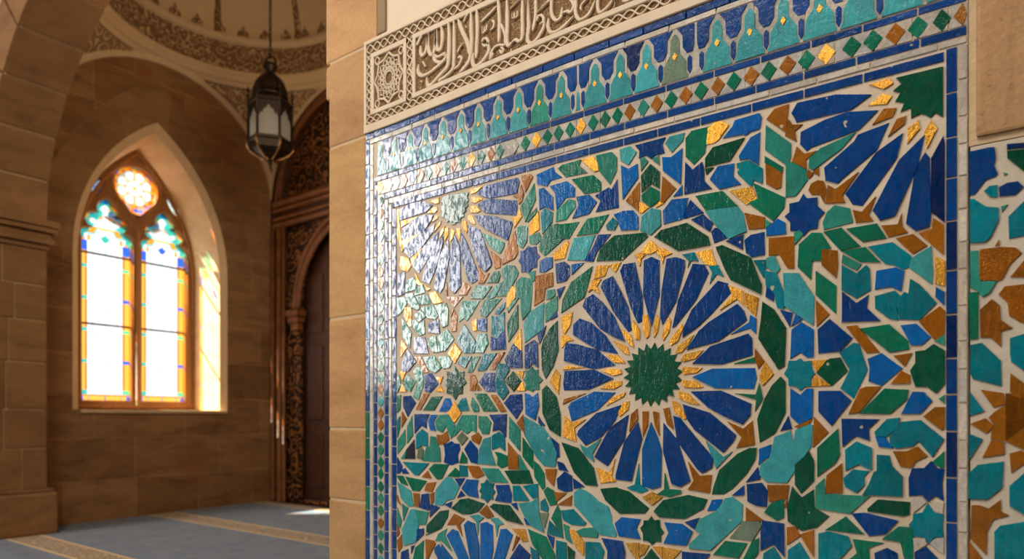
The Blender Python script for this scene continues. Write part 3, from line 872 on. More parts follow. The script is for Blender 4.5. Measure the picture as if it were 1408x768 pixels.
def glaze_mat():
    m,nt,b,o=new_mat('glazed_tile'); n=N(nt)
    a=n('Attribute',attribute_name='Col')
    v=n.coords()
    mott=n.noise(v,16,5,.6,.4); fine=n.noise(v,95,3,.6); streak=n.noise(n.coords((1.0,1.0,.25),(0,.45,0)),55,4,.65,.3)
    col=n.mix(1.0,a.outputs['Color'],n.ramp(mott,[(.28,(.72,.74,.76)),(.55,(1,1,1)),(.8,(1.22,1.2,1.18))]),'MULTIPLY')
    col=n.mix(1.0,col,n.ramp(fine,[(.3,(.84,.84,.84)),(.7,(1.12,1.12,1.12))]),'MULTIPLY')
    # tiny chips of bare biscuit
    chip=n.ramp(n.noise(v,34,1,.4),[(.79,(0,0,0)),(.81,(1,1,1))])
    col=n.mix(chip,col,srgb(190,176,150))
    n.set(b.inputs['Base Color'],col)
    gold=a.outputs['Alpha']
    n.set(b.inputs['Metallic'],n.math('MULTIPLY',gold,.5))
    rg=n.math('ADD',.05,n.math('MULTIPLY',n.math('POWER',streak,2.0),.22))
    n.set(b.inputs['Roughness'],n.math('ADD',rg,n.math('MULTIPLY',gold,.16)))
    b.inputs['Specular IOR Level'].default_value=.26
    fleck=n.noise(n.coords((1.0,1.0,.38),(0,.5,0)),64,6,.7,.6)
    n.set(b.inputs['Coat Weight'],n.ramp(fleck,[(.455,(.03,.03,.03)),(.51,(.85,.85,.85))]))
    b.inputs['Coat Roughness'].default_value=.03; b.inputs['Coat IOR'].default_value=1.8
    n.set(b.inputs['Coat Normal'],n.bump(n.math('ADD',mott,n.math('MULTIPLY',fleck,.6)),.17,.006))
    h=n.math('ADD',n.math('MULTIPLY',streak,1.1),n.math('ADD',n.math('MULTIPLY',mott,1.0),n.math('MULTIPLY',fine,.35)))
    nb=n.bump(h,.46,.006)
    spark=n.noise(v,300,2,.5)
    n.set(b.inputs['Normal'],n.bump(n.math('MULTIPLY',spark,n.math('ADD',.12,gold)),.35,.004,nb)); return m

def grout_mat(name, c0, c1):
    m,nt,b,o=new_mat(name); n=N(nt); v=n.coords()
    col=n.ramp(n.noise(v,9,6,.65),[(.3,c1),(.65,c0)])
    col=n.mix(.3,col,n.ramp(n.noise(v,170,2,.6),[(.3,tuple(x*.75 for x in c0)),(.7,c0)]))
    n.set(b.inputs['Base Color'],col); b.inputs['Roughness'].default_value=.8
    n.set(b.inputs['Normal'],n.bump(n.noise(v,120,4,.6),.3,.004)); return m

SAND=srgb(160,119,74); SAND_D=srgb(116,83,48)
M={}
M['pier']=stone_mat('pier_sandstone',srgb(206,164,112),srgb(168,124,78),True)
M['block']=stone_mat('tooled_sandstone',srgb(190,150,104),srgb(146,108,70),False,stretch=(9,9,1.2),grain=1.3)
M['vous']=stone_mat('arch_sandstone',SAND,SAND_D,True)
M['mortar']=plain_mat('lime_mortar',srgb(205,178,140),.9,bump=.4,bscale=60,var=.1)
M['wallY']=ashlar_mat('window_wall_ashlar','y',SAND,SAND_D,1.25,.565,.55,.012)
M['wallX']=ashlar_mat('far_wall_ashlar','x',SAND,SAND_D,1.2,.56)
M['reveal']=stone_mat('reveal_stone',srgb(226,196,150),srgb(200,164,116))
M['plaster']=plain_mat('cream_plaster',srgb(226,208,180),.85,bump=.15,bscale=8,var=.04)
M['cream']=plain_mat('cream_moulding',srgb(214,184,142),.75,bump=.1,bscale=12,var=.06)
M['carve']=carved_mat('carved_plaster',srgb(206,176,134),srgb(150,116,78),7,.9)
M['carve2']=carved_mat('carved_band_plaster',srgb(198,164,120),srgb(128,94,58),9,1.0)
M['glaze']=glaze_mat()
M['grout']=grout_mat('mosaic_grout',srgb(224,208,184),srgb(198,178,150))
M['strap']=grout_mat('white_strap_bed',srgb(212,202,184),srgb(190,176,152))
M['relief']=grout_mat('relief_plaster',srgb(232,214,186),srgb(214,192,160))
M['wood']=plain_mat('carved_walnut',srgb(132,80,38),.5,bump=.3,bscale=18,var=.35)
M['wooddark']=plain_mat('dark_walnut',srgb(74,40,18),.55,bump=.3,bscale=14,var=.35)
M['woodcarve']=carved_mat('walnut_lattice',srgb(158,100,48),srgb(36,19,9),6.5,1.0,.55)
M['bronze']=plain_mat('blackened_bronze',srgb(46,34,24),.45,.7,bump=.2,bscale=50,var=.3)
M['brass']=plain_mat('worn_brass',srgb(150,110,64),.35,.8,bump=.2,bscale=50,var=.3)

def relief_ground():
    m,nt,b,o=new_mat('relief_ground'); n=N(nt); v=n.coords()
    vo=n('TexVoronoi',feature='DISTANCE_TO_EDGE',ins={'Vector':v,'Scale':62})
    big=n.noise(v,14,3)
    lace=n.ramp(vo.outputs['Distance'],[(.03,(1,1,1)),(.16,(0,0,0))])
    k=n.math('MULTIPLY',lace,n.ramp(big,[(.42,(.1,.1,.1)),(.58,(1,1,1))]))
    n.set(b.inputs['Base Color'],n.mix(n.math('MULTIPLY',k,.75),srgb(118,84,48),srgb(196,168,122)))  # brown ground, darkened to carry the recess shading around the letters
    b.inputs['Roughness'].default_value=.9
    n.set(b.inputs['Normal'],n.bump(k,.7,.006)); return m
M['ground']=relief_ground()

def carpet_mat():
    m,nt,b,o=new_mat('woven_carpet'); n=N(nt)
    g=n('NewGeometry'); s=n('SeparateXYZ',ins={0:g.outputs['Position']})
    y=s.outputs[1]
    def band(c,w): return n.math('LESS_THAN',n.math('ABSOLUTE',n.math('SUBTRACT',y,c)),w)
    v=n.coords()
    base=n.mix(n.ramp(n.noise(v,4,6,.7),[(.3,(0,0,0)),(.7,(1,1,1))]),srgb(66,86,106),srgb(112,128,142))
    base=n.mix(n.math('MULTIPLY',n.noise(n.coords((3,30,1)),6,3),.4),base,srgb(58,74,92))
    vo=n('TexVoronoi',feature='F1',ins={'Vector':v,'Scale':13})
    pat=n.ramp(n.math('SINE',n.math('MULTIPLY',vo.outputs['Distance'],22.0)),[(.35,srgb(104,88,60)),(.6,srgb(212,172,108))])
    edge=srgb(214,180,120)
    col=base
    for c,w in ((2.92,.18),(4.80,.19),(6.42,.16),(1.05,.18),(-.8,.18)):
        col=n.mix(band(c,w),col,edge); col=n.mix(band(c,w*.8),col,pat)
    n.set(b.inputs['Base Color'],col); b.inputs['Roughness'].default_value=.95
    b.inputs['Sheen Weight'].default_value=.3
    n.set(b.inputs['Normal'],n.bump(n.noise(v,90,3,.7),.5,.01)); return m
M['carpet']=carpet_mat()
M['floor']=stone_mat('floor_stone',srgb(120,100,78),srgb(90,72,54))

def stained_mat():
    m=bpy.data.materials.new('stained_glass'); m.use_nodes=True; nt=m.node_tree; nt.nodes.clear(); n=N(nt)
    out=n('OutputMaterial'); a=n('Attribute',attribute_name='Col')
    tr=n('BsdfTransparent',ins={0:a.outputs['Color']}); tl=n('BsdfTranslucent',ins={0:a.outputs['Color']})
    gl=n('BsdfGlossy',ins={0:(.8,.8,.8,1),1:.15})
    m1=n('MixShader',ins={0:.10,1:tr.outputs[0],2:tl.outputs[0]}); m2=n('MixShader',ins={0:.04,1:m1.outputs[0],2:gl.outputs[0]})
    nt.links.new(m2.outputs[0],out.inputs[0]); return m
M['stained']=stained_mat()
def lantern_glass():
    m=bpy.data.materials.new('frosted_lantern_glass'); m.use_nodes=True; nt=m.node_tree; nt.nodes.clear(); n=N(nt)
    out=n('OutputMaterial')
    tr=n('BsdfTransparent',ins={0:(.85,.85,.82,1)}); tl=n('BsdfTranslucent',ins={0:(.42,.40,.36,1)}); df=n('BsdfDiffuse',ins={0:(.40,.39,.36,1)})
    m0=n('MixShader',ins={0:.5,1:tl.outputs[0],2:df.outputs[0]})
    m1=n('MixShader',ins={0:.72,1:tr.outputs[0],2:m0.outputs[0]}); gl=n('BsdfGlossy',ins={0:(.9,.9,.9,1),1:.1})
    m2=n('MixShader',ins={0:.06,1:m1.outputs[0],2:gl.outputs[0]}); nt.links.new(m2.outputs[0],out.inputs[0]); return m
M['lglass']=lantern_glass()

# ------------------------------------------------------------------ layout (metres): the tiled wall's face is the plane y = WY, x runs along it
WY=2.43; X_END=-3.0; X_BACK=3.2
XW=-9.68; YF=6.64; YN=3.20; ZS=4.78; RB=1.72; CX,CY=-7.98,4.92    # the domed bay
XJ=-9.15; YA=2.57                                                  # jamb and front of the great arch

def stonecol(): 
    k=random.uniform(.86,1.1); return (k,k*random.uniform(.95,1.0),k*random.uniform(.86,.98),1)

# ---- the mosaic wall: mortar core with bevelled sandstone blocks round the tiled field
core=MB(); core.box(X_END+.012,4.6,2.450,YN,0,8.2)
struct(core,'wall_right',M['mortar'])
blk=MB(); mor=MB()
zs=[.0,.47,.94,1.335,1.95,2.91,3.39,4.0,4.62,5.3,6.0,6.8,8.2]
for a,b_ in zip(zs,zs[1:]):
    x1=-2.70 if a<3.3 else -2.612
    c=stonecol(); blk.cbox(X_END,x1,2.424,3.22,a+.005,b_-.005,.009,c)
    if b_>3.3: blk.cbox(X_END-.042,X_END+.05,2.432,3.22,max(a,3.19)+.005,b_-.005,.02,c)
mor.box(X_END+.006,-2.70,2.4275,2.46,0,3.40); mor.box(X_END+.006,-2.615,2.4275,2.46,3.40,8.2)
wp=blk.build('wall_pier',M['pier'],kind='structure'); mor.build('wall_pier_mortar',M['mortar'],wp)
dado=MB(); xx=-2.69
while xx<4.5:
    wd=random.uniform(.7,1.0); dado.cbox(xx+.004,min(xx+wd,4.55)-.004,2.424,2.449,.0,.30,.007,stonecol()); xx+=wd
dado.build('wall_dado',M['pier'],kind='structure')
tb=MB()
for (a,b_) in ((2.238,3.02),(3.03,3.8),(3.81,4.6)):
    tb.cbox(-.016,1.1,2.412,2.449,a,b_,.01); tb.cbox(1.11,2.2,2.412,2.449,a,b_,.01)
tb.build('wall_block',M['block'],kind='structure')
mo2=MB(); mo2.box(-.034,2.3,2.425,2.449,2.218,4.62); mo2.build('trim_3',M['mortar'],kind='structure')
pl=MB(); pl.box(-2.60,-.036,2.432,2.449,3.42,8.2); pl.build('wall_plaster',M['plaster'],kind='structure')
pl=MB(); pl.box(-.03,4.55,2.432,2.449,4.63,8.2); pl.build('wall_plaster_upper',M['plaster'],kind='structure')
pl=MB(); pl.box(1.31,4.55,2.432,2.449,.31,2.21); pl.build('wall_plaster_lower',M['plaster'],kind='structure')
gb=MB(); gb.cbox(-2.606,-2.545,2.420,2.449,3.42,8.2,.008); gb.build('trim_4',plain_mat('dark_bead',srgb(150,124,94),.8,bump=.2,var=.1),kind='structure')  # bead toned darker than the plaster beside it

# ---- floor, carpet
f=MB(); f.box(-12,5,-8.2,8,-.2,0); struct(f,'floor',M['floor'])
cp=MB()
poly=[(-9.0,-7.5),(4.4,-7.5),(4.4,2.36),(-2.96,2.36),(-3.1,2.36),(-3.1,6.5),(-9.62,6.5),(-9.62,3.3),(-9.02,3.3),(-9.02,2.5)]
bm=bmesh.new(); fc=bm.faces.new([bm.verts.new((a,b_,.002)) for a,b_ in poly])
r=bmesh.ops.extrude_face_region(bm,geom=[fc]); 
for e in r['geom']:
    if isinstance(e,bmesh.types.BMVert): e.co.z=.014
bmesh.ops.triangulate(bm,faces=[q for q in bm.faces if len(q.verts)>4]); bmesh.ops.recalc_face_normals(bm,faces=bm.faces[:])
cp.from_bm(bm)
cp.build('carpet',M['carpet'],label='blue grey fitted carpet with gold patterned stripes covering the stone floor',cat='carpet')

# ---- hall round the viewer (closes the room)
hall=MB(); hall.box(-10.9,-10.6,-8.2,2.6,0,8.2); hall.box(-10.6,XJ,YA,YN,6.4,8.2); struct(hall,'wall_hall',M['wallY'])
hb=MB(); hb.box(-10.9,4.9,-8.4,-8.2,0,8.2); struct(hb,'wall_back',M['wallX'])
hr=MB(); hr.box(4.6,4.9,-8.2,8,0,8.2); struct(hr,'wall_side',M['wallY'])
hc=MB(); hc.box(-10.9,4.9,-8.4,YN,8.2,8.4); struct(hc,'ceiling_hall',M['plaster'])

# ---- great arch: left jamb with plinth and impost, elliptical intrados of voussoirs
AX=(XJ+X_END)/2; RA=(X_END-XJ)/2; RBz=2.33; ZA=3.72
def ell(t,k=1.0,dx=0,dz=0): return (AX-(RA+dx)*math.cos(t), ZA+(RBz+dz)*math.sin(t))
arch=MB()
NV=15
for i in range(NV):
    t0=PI*i/NV+.004; t1=PI*(i+1)/NV-.004; sub=4; c=stonecol()
    inn=[ell(t0+(t1-t0)*k/sub) for k in range(sub+1)]; outr=[ell(t0+(t1-t0)*k/sub,dx=.62,dz=.62) for k in range(sub+1)]
    bm=bmesh.new(); ring=[(p[0],p[1]) for p in inn]+[(p[0],p[1]) for p in reversed(outr)]
    lo=[bm.verts.new((p[0],YA,p[1])) for p in ring]; hi=[bm.verts.new((p[0],YN,p[1])) for p in ring]; n_=len(ring)
    bm.faces.new(lo); bm.faces.new(list(reversed(hi)))
    for k in range(n_):
        l=(k+1)%n_; bm.faces.new((lo[l],lo[k],hi[k],hi[l]))
    bmesh.ops.recalc_face_normals(bm,faces=bm.faces[:])
    sharp=[e for e in bm.edges if e.calc_face_angle(0)>.6]
    bmesh.ops.bevel(bm,geom=sharp,offset=.022,segments=2,affect='EDGES',profile=.7)
    arch.from_bm(bm,c)
# jamb courses
zz=.53; 
for h in (.50,.46,.56,.50,.42,.43):
    b_=min(zz+h,3.40); 
    if zz>=3.38: break
    ysp=random.uniform(2.75,3.0)
    arch.cbox(-10.5,XJ,YA,ysp-.004,zz+.004,b_-.004,.012,stonecol()); arch.cbox(-10.5,XJ,ysp+.004,YN,zz+.004,b_-.004,.022,stonecol()); zz=b_
ao=arch.build('wall_arch',M['vous'],kind='structure')
am=MB()
loop=[ell(PI*k/60,dx=.02,dz=.02) for k in range(61)]
bm=flat([[(-10.6,ZA-.3)]+[(-10.6,8.2),(4.6,8.2),(4.6,ZA-.3),(X_END+.02,ZA-.3)]+[p for p in reversed(loop)]+[(XJ-.02,ZA-.3)]],YN-YA-.06)
put(am,bm,lambda u,v,w_:(u,(YN+YA)/2+w_+.01,v)); am.box(-10.6,XJ-.015,YA+.02,YN-.02,0,3.8)
am.build('wall_arch_core',M['mortar'],ao)
# front face left of the arch is pale stone
imp=MB()
for (z0,z1,e) in ((3.40,3.46,.02),(3.46,3.53,.06),(3.53,3.60,.035),(3.60,3.66,.085),(3.66,3.74,.11)):
    imp.cbox(-10.45,XJ+e,YA-e,YN+e,z0,z1-.003,.01,(.95,.92,.88,1))
imp.build('trim_1',M['vous'],kind='structure')
pb=MB(); pb.cbox(-10.45,XJ+.085,YA-.08,YN+.085,0,.50,.03,stonecol()); pb.cbox(-10.45,XJ+.05,YA-.05,YN+.05,.50,.545,.02,stonecol()); pb.build('baseboard_left',M['vous'],kind='structure')

# ---- window wall with deep pointed window
def parch(c,half,zs,rise,z0,n=24):
    R=(half*half+rise*rise)/(2*half); pts=[(c-half,z0),(c+half,z0)]
    a1=math.atan2(rise, R-half)
    for k in range(n+1):
        a=a1*k/n; pts.append((c+half-R+R*math.cos(a), zs+R*math.sin(a)))
    for k in range(n-1,-1,-1):
        a=a1*k/n; pts.append((c-half+R-R*math.cos(a), zs+R*math.sin(a)))
    return pts
WC,WH=4.86,.89; XG=-10.58
o_out=parch(WC,WH,3.62,1.83,1.50); o_in=parch(4.755,.995,3.60,1.90,1.50); o_ch=parch(4.755,1.085,3.60,2.04,1.50)
wl=MB()
bm=flat([[(YN-.1,0),(YF+.25,0),(YF+.25,7.2),(YN-.1,7.2)],o_ch],.02); put(wl,bm,lambda u,v,w_:(XW-.01+w_,u,v))
wall_l=struct(wl,'wall_left',M['wallY'])
ow=MB(); bm=flat([[(YN-.6,0),(YF+.25,0),(YF+.25,7.2),(YN-.6,7.2)],o_out],.06); put(ow,bm,lambda u,v,w_:(XG-.16+w_,u,v)); ow.build('wall_left_outer',M['wallY'],wall_l)
rv=MB(); n_=len(o_in)
def bridge(mb,A,xa,B,xb,skip=()):
    a=mb.add([(xa,p[0],p[1]) for p in A]); b_=mb.add([(xb,p[0],p[1]) for p in B])
    for i in range(len(A)):
        if i in skip: continue
        j=(i+1)%len(A); mb.face((a+i,a+j,b_+j,b_+i))
bridge(rv,o_in,XW-.07,o_out,XG-.14)
rv.build('wall_left_reveal',M['reveal'],wall_l)
ch=MB(); bridge(ch,o_ch,XW,o_in,XW-.07,skip=(0,)); ch.build('wall_left_chamfer',M['cream'],wall_l)
sl=MB(); sl.cbox(XG-.05,XW+.03,3.76,5.83,1.452,1.502,.012); sl.build('trim_2',M['reveal'],kind='structure')
# faint relieving arch of voussoirs round the window
rel=MB()
for k in range(13):
    A=parch(4.755,1.085,3.60,2.04,1.5,39); B=parch(4.755,1.50,3.60,2.62,1.5,39)
    i0=2+k*6; seg=range(i0,min(i0+6,len(A)-1)+1)
    a=rel.add([(XW+.006,A[i][0],A[i][1]) for i in seg]); b_=rel.add([(XW+.006,B[i][0],B[i][1]) for i in seg]); m_=len(list(seg)); c=stonecol()
    for i in range(m_-1): 
        if i==m_-2: pass
        rel.face((a+i,b_+i,b_+i+1,a+i+1),c)
rel.build('wall_left_voussoirs',M['vous'],wall_l)

# window_1 > tracery (mullion, transoms), stained panes
win=empty('window_1',(XG,WC,1.5),kind='structure')
def light_head(c,s=1):
    arc=lambda cx,cz,r,a0,a1,n=9:[(cx+r*math.cos(math.radians(a0+(a1-a0)*k/n)),cz+r*math.sin(math.radians(a0+(a1-a0)*k/n))) for k in range(n+1)]
    h=[(.365,0)]+arc(.262,.05,.118,-10,118)+arc(.190,.275,.130,-52,122)+arc(.0,.455,.165,-22,62)+[(0,.66)]
    zsp=4.0
    R=[(c+a*s,zsp+b_) for a,b_ in h]; L=[(c-a*s,zsp+b_) for a,b_ in reversed(h[:-1])]
    return [(c-.365*s,1.62),(c+.365*s,1.62)]+R+L
LC=(WC-.415,WC+.415)
lights=[light_head(c) for c in LC]
def rose(sc=1.0):
    pts=[]
    for k in range(49):
        a=-PI/2+.62+ (2*PI-1.24)*k/48; pts.append((WC+.345*sc*math.cos(a), 4.90+.345*sc*math.sin(a)))
    pts.insert(25,(WC,4.90+.39*sc)); pts.append((WC,4.90-.53*sc)); return pts
def eye(cy,cz,t,a=.19,b_=.075):
    return [(cy+a*math.cos(k*PI/12)*math.cos(t)-b_*math.sin(k*PI/12)*math.sin(t), cz+a*math.cos(k*PI/12)*math.sin(t)+b_*math.sin(k*PI/12)*math.cos(t)) for k in range(24)]
eyes=[eye(4.32,4.76,1.05),eye(5.40,4.76,PI-1.05)]
tr=MB()
bm=flat([parch(WC,WH+.03,3.62,1.88,1.47)]+lights+[rose()]+eyes,.10,.028,2); put(tr,bm,lambda u,v,w_:(XG+w_,u,v))
tr.build('window_tracery',plain_mat('tracery_stone',srgb(150,104,58),.7,bump=.2,bscale=30,var=.15),win)
fr=MB()   # raised mouldings: central shaft and rims
fr.tube([(XG+.09,WC,1.52),(XG+.09,WC,4.22)],.028,8)
for lp in lights: fr.tube([(XG+.075,p[0],p[1]) for p in lp],.014,6,closed=True)
fr.tube([(XG+.08,p[0],p[1]) for p in rose(1.06)],.018,6,closed=True)
fr.tube([(XG+.09,p[0],p[1]) for p in parch(WC,WH-.035,3.62,1.78,1.55)],.03,6,closed=True)
fr.build('window_frame',plain_mat('frame_stone',srgb(164,112,58),.6,bump=.15,bscale=30,var=.15),win)
bars=MB()
for c in LC:
    for z in (3.79,2.76): bars.box(XG+.005,XG+.03,c-.37,c+.37,z-.014,z+.014)
bars.build('window_bar',plain_mat('iron_bar',srgb(52,42,34),.6,.4),win)
AMB=(.95,.36,.02);AMB2=(1.0,.52,.08);TEAL=(.05,.52,.42);BLU=(.03,.14,.80);ORG=(.85,.17,.01);CLR=(1,.98,.95);PUR=(.65,.15,.45);SKY=(.55,.85,.95);LEAD=(.30,.28,.27)
def dloop(lp,u,v):
    best=9
    for (x0,y0),(x1,y1) in zip(lp,lp[1:]+lp[:1]):
        dx,dy=x1-x0,y1-y0; t=max(0,min(1,((u-x0)*dx+(v-y0)*dy)/(dx*dx+dy*dy+1e-9))); best=min(best,math.hypot(u-x0-t*dx,v-y0-t*dy))
    return best
def light_col(c,lp):
    def f(u,v):
        du=abs(u-c)
        if v>3.98:
            d=dloop(lp,u,v); w=(v-4.0)
            if d<.095: return TEAL if int((v*9+du*13))%3 else (AMB if int(v*11)%2 else (.30,.75,.80))
            if abs(w-.17)<.018 and du<.2: return AMB2
            if abs(v-4.03)+du*1.1<.07: return (TEAL if c<WC else BLU)
            if .20<du<.245: return AMB
            return CLR
        e=.365-du
        if v<1.74:
            if e<.075: return BLU if v<1.70 else PUR
            if v>1.715: return ORG
            return AMB2 if abs(math.sin((u-c)*14))>.12 else LEAD
        if e<.118:
            s=(v-1.74)%.46
            if s<.05: return TEAL if u<c else ((.15,.75,.35) if int(v*2)%2 else BLU)
            if v>3.82 : return BLU
            if e>.098: return ORG
            return AMB if e<.035 else AMB2
        # quarries with small square bosses
        uu=(u-c)/.17; vv=(v-1.74)/.42; fu=abs(uu-round(uu)); fv=abs(vv-round(vv))
        if fu*.17+fv*.42<.035: return SKY if int(round(uu)+round(vv))%2 else (.80,.86,.90)
        if fu*.17<.006 or (fv*.42<.006 and fu*.17<.05): return (.62,.62,.60)
        k=math.sin(round(uu-.5)*12.9+round(vv)*7.3)
        return (.86,.92,.95) if (k>.72 and u<c+.05) else CLR
    return f
def rose_col(u,v):
    x=u-WC; z=v-4.90; r=math.hypot(x,z); a=math.atan2(z,x)
    if z<-.30: return AMB if z<-.36 and z>-.44 else (PUR if z<-.44 else (ORG if x<0 else BLU))
    if r<.03: return AMB2
    if r<.11: return CLR
    if r<.125: return TEAL if int(a*6)%2 else AMB2
    if r<.255:
        k=(a/(2*PI)*8)%1; w=abs(k-.5)
        rr=(r-.19)/.066; aa=w/.40
        if rr*rr+aa*aa<1: return CLR
        return AMB2 if w>.42 else ((.9,.42,.3) if r<.19 else TEAL)
    if r<.30: return ORG if int((a+3.3)*5)%2 else AMB
    return (AMB,BLU,ORG,TEAL,AMB)[int((a+PI)*2.9)%5]
def pane(name,u0,u1,v0,v1,fn,du=.0135,dv=.0135):
    mb=MB(); nu=int((u1-u0)/du)+1; nv=int((v1-v0)/dv)+1
    base=mb.add([(XG-.01,u0+(u1-u0)*i/nu,v0+(v1-v0)*j/nv) for j in range(nv+1) for i in range(nu+1)])
    for j in range(nv):
        for i in range(nu):
            c=fn(u0+(u1-u0)*(i+.5)/nu, v0+(v1-v0)*(j+.5)/nv)
            mb.face((base+j*(nu+1)+i,base+j*(nu+1)+i+1,base+(j+1)*(nu+1)+i+1,base+(j+1)*(nu+1)+i),c+(1,))
    return mb.build(name,M['stained'],win)
for c,lp in zip(LC,lights): pane('window_pane',c-.375,c+.375,1.6,4.65,light_col(c,lp),.0135,.0165)
pane('window_pane',WC-.37,WC+.37,4.34,5.32,rose_col)
for (cy,cz) in ((4.32,4.76),(5.40,4.76)):
    pane('window_pane',cy-.16,cy+.16,cz-.21,cz+.21,lambda u,v,cy=cy,cz=cz:(SKY if abs((u-cy)*(-1 if cy<WC else 1)*.86+(v-cz)*.5)<.03 else BLU),.03,.03)

# ---- far wall, vault of the bay
fw=MB(); fw.box(XW-.3,-2.9,6.9,7.2,0,8.2); wf=struct(fw,'wall_far',M['wallX'])
sp=MB()
bm=flat([[(XW-.1,0)]+[(XW-.1,7.2),(-2.9,7.2),(-2.9,0),(CX+RB-.02,0),(CX+RB-.02,ZS)]+[(CX+(RB-.02)*math.cos(PI*k/40),ZS+(RB-.02)*math.sin(PI*k/40)) for k in range(1,40)]+[(CX-RB+.02,ZS),(CX-RB+.02,0)]],.2)
put(sp,bm,lambda u,v,w_:(u,YF+.12+w_,v)); sp.build('wall_far_arch',M['wallX'],wf)
sr=MB(); sr.box(-3.0,-2.9,YN,6.9,0,8.2); struct(sr,'wall_bay',M['wallY'])
R3=math.hypot(RB,RB)
def pend(sx,sy,r_in=0.0):
    mb=MB(); nz=22; na=22; rows=[]
    for i in range(nz+1):
        h=RB*i/nz*.9999+.0001; rho=math.sqrt(R3*R3-h*h); t0=math.acos(min(1,RB/rho)); t1=PI/2-t0
        rows.append(mb.add([(CX+sx*(rho-r_in)*math.cos(t0+(t1-t0)*k/na), CY+sy*(rho-r_in)*math.sin(t0+(t1-t0)*k/na), ZS+h) for k in range(na+1)]))
    for a,b_ in zip(rows,rows[1:]):
        for k in range(na): mb.face((a+k,a+k+1,b_+k+1,b_+k),None,True)
    return mb
def arcpts(side):
    if side=='w': return [(XW,CY+RB*math.cos(PI*k/48),ZS+RB*math.sin(PI*k/48)) for k in range(49)]
    if side=='f': return [(CX+RB*math.cos(PI*k/48),YF,ZS+RB*math.sin(PI*k/48)) for k in range(49)]
vault=empty('ceiling_bay',(CX,CY,ZS),kind='structure')
for sx,sy in ((-1,1),(-1,-1),(1,1)): pend(sx,sy).build('pendentive',M['carve'],vault)
rb=MB()
def band_rib(side):
    """plain cream archivolt along the edge of the pendentives"""
    n=49; A=[];B=[];Cc=[]
    for k in range(n):
        a=PI*k/(n-1); ca,sa=math.cos(a),math.sin(a)
        for lst,(dr,dd) in ((A,(-.004,.0)),(B,(-.004,.035)),(Cc,(.085,.06))):
            r=RB+dr
            if side=='w': lst.append((XW+dd, CY+r*ca, ZS+r*sa))
            else: lst.append((CX+r*ca, YF-dd, ZS+r*sa))
    a=rb.add(A);b_=rb.add(B);c=rb.add(Cc)
    for k in range(n-1):
        rb.face((a+k,a+k+1,b_+k+1,b_+k)); rb.face((b_+k,b_+k+1,c+k+1,c+k))
band_rib('w'); band_rib('f')
rb.build('archivolt',M['cream'],vault)
ring=MB(); ZR=ZS+RB
ring.lathe(CX,CY,[(1.74,ZR+.02),(1.69,ZR+.02),(1.69,ZR+.05),(1.64,ZR+.075),(1.62,ZR+.075),(1.62,ZR+.11),(1.57,ZR+.15),(1.55,ZR+.16),(1.55,ZR+.20),(1.60,ZR+.22)],96)
ring.build('dome_cornice',M['cream'],vault)
bd=MB(); bd.lathe(CX,CY,[(1.60,ZR+.21),(1.60,ZR+.62)],96); bd.build('dome_band',M['carve2'],vault)
dm=MB(); dm.lathe(CX,CY,[(1.60,ZR+.62),(1.54,ZR+.64),(1.52,ZR+.69),(1.54,ZR+.72)]+[(1.54*math.cos(a*PI/2/16)+.001,ZR+.72+1.35*math.sin(a*PI/2/16)) for a in range(1,17)],96)
dm.build('dome_shell',M['cream'],vault)
cr=MB()
for k in range(30):
    a=2*PI*k/30; 
    P=[(-.085,.0),(-.075,.06),(-.03,.10),(0,.17),(.03,.10),(.075,.06),(.085,0)]
    pts=[]
    for (s_,z_) in P:
        aa=a+s_/1.5; rr=1.525-z_*.06; pts.append((CX+rr*math.cos(aa),CY+rr*math.sin(aa),ZR+.72+z_))
    i=cr.add(pts); cr.face([i+q for q in range(len(P))])
for k in range(8):
    a=2*PI*(k+.5)/8; cr.tube([(CX+1.53*math.cos(t)*math.cos(a),CY+1.53*math.cos(t)*math.sin(a),ZR+.72+1.34*math.sin(t)) for t in [PI/2*q/14 for q in range(14)]],[.05-.003*q for q in range(14)],6)
cr.build('dome_cresting',M['carve2'],vault)
cs=MB()
circ=[(CX+1.79*math.cos(2*PI*k/64),CY+1.79*math.sin(2*PI*k/64)) for k in range(64)]
bm=flat([[(XW-.2,YN-.05),(-2.9,YN-.05),(-2.9,6.9),(XW-.2,6.9)],circ],.1); put(cs,bm,lambda u,v,w_:(u,v,ZR+.07+w_)); cs.build('bay_soffit',M['plaster'],vault)
rf=MB(); rf.box(XW-1.3,-2.9,YN-.05,7.2,9.0,9.1); rf.box(XW-.3,-2.9,YN-.1,YN,ZR+.02,9.0); rf.box(XW-.3,-2.9,6.9,7.0,ZR,9.0); rf.box(XW-.3,XW-.2,YN,7,ZR,9); rf.box(-3,-2.9,YN,7,ZR,9); rf.build('bay_roof',M['plaster'],vault)

# ---- door_1: carved walnut portal filling the far arch
door=empty('door_1',(CX,YF+.02,0),kind='structure')
YP=YF+.06
def semi(r,zc,z0,n=40): return [(CX-r,z0),(CX+r,z0)]+[(CX+r*math.cos(PI*k/n),zc+r*math.sin(PI*k/n)) for k in range(n+1)]
pf=MB()
bm=flat([semi(1.70,ZS,0.015), semi(1.40,4.98,4.98), [(CX-1.36,.0),(CX+1.36,.0),(CX+1.36,4.50),(CX-1.36,4.50)]],.14,.015); put(pf,bm,lambda u,v,w_:(u,YP+w_,v))
pf.build('portal_frame',M['wooddark'],door)
mo=MB()
for r in (1.44,1.56): mo.tube([(CX+r*math.cos(PI*k/40),YP-.09,4.98-(.2 if r>1.5 else 0)+r*math.sin(PI*k/40)) for k in range(41)],.028,8)
for z,rr in ((4.55,.045),(4.66,.03),(4.80,.035),(4.91,.05)): mo.tube([(CX-1.60,YP-.09,z),(CX+1.60,YP-.09,z)],rr,8)
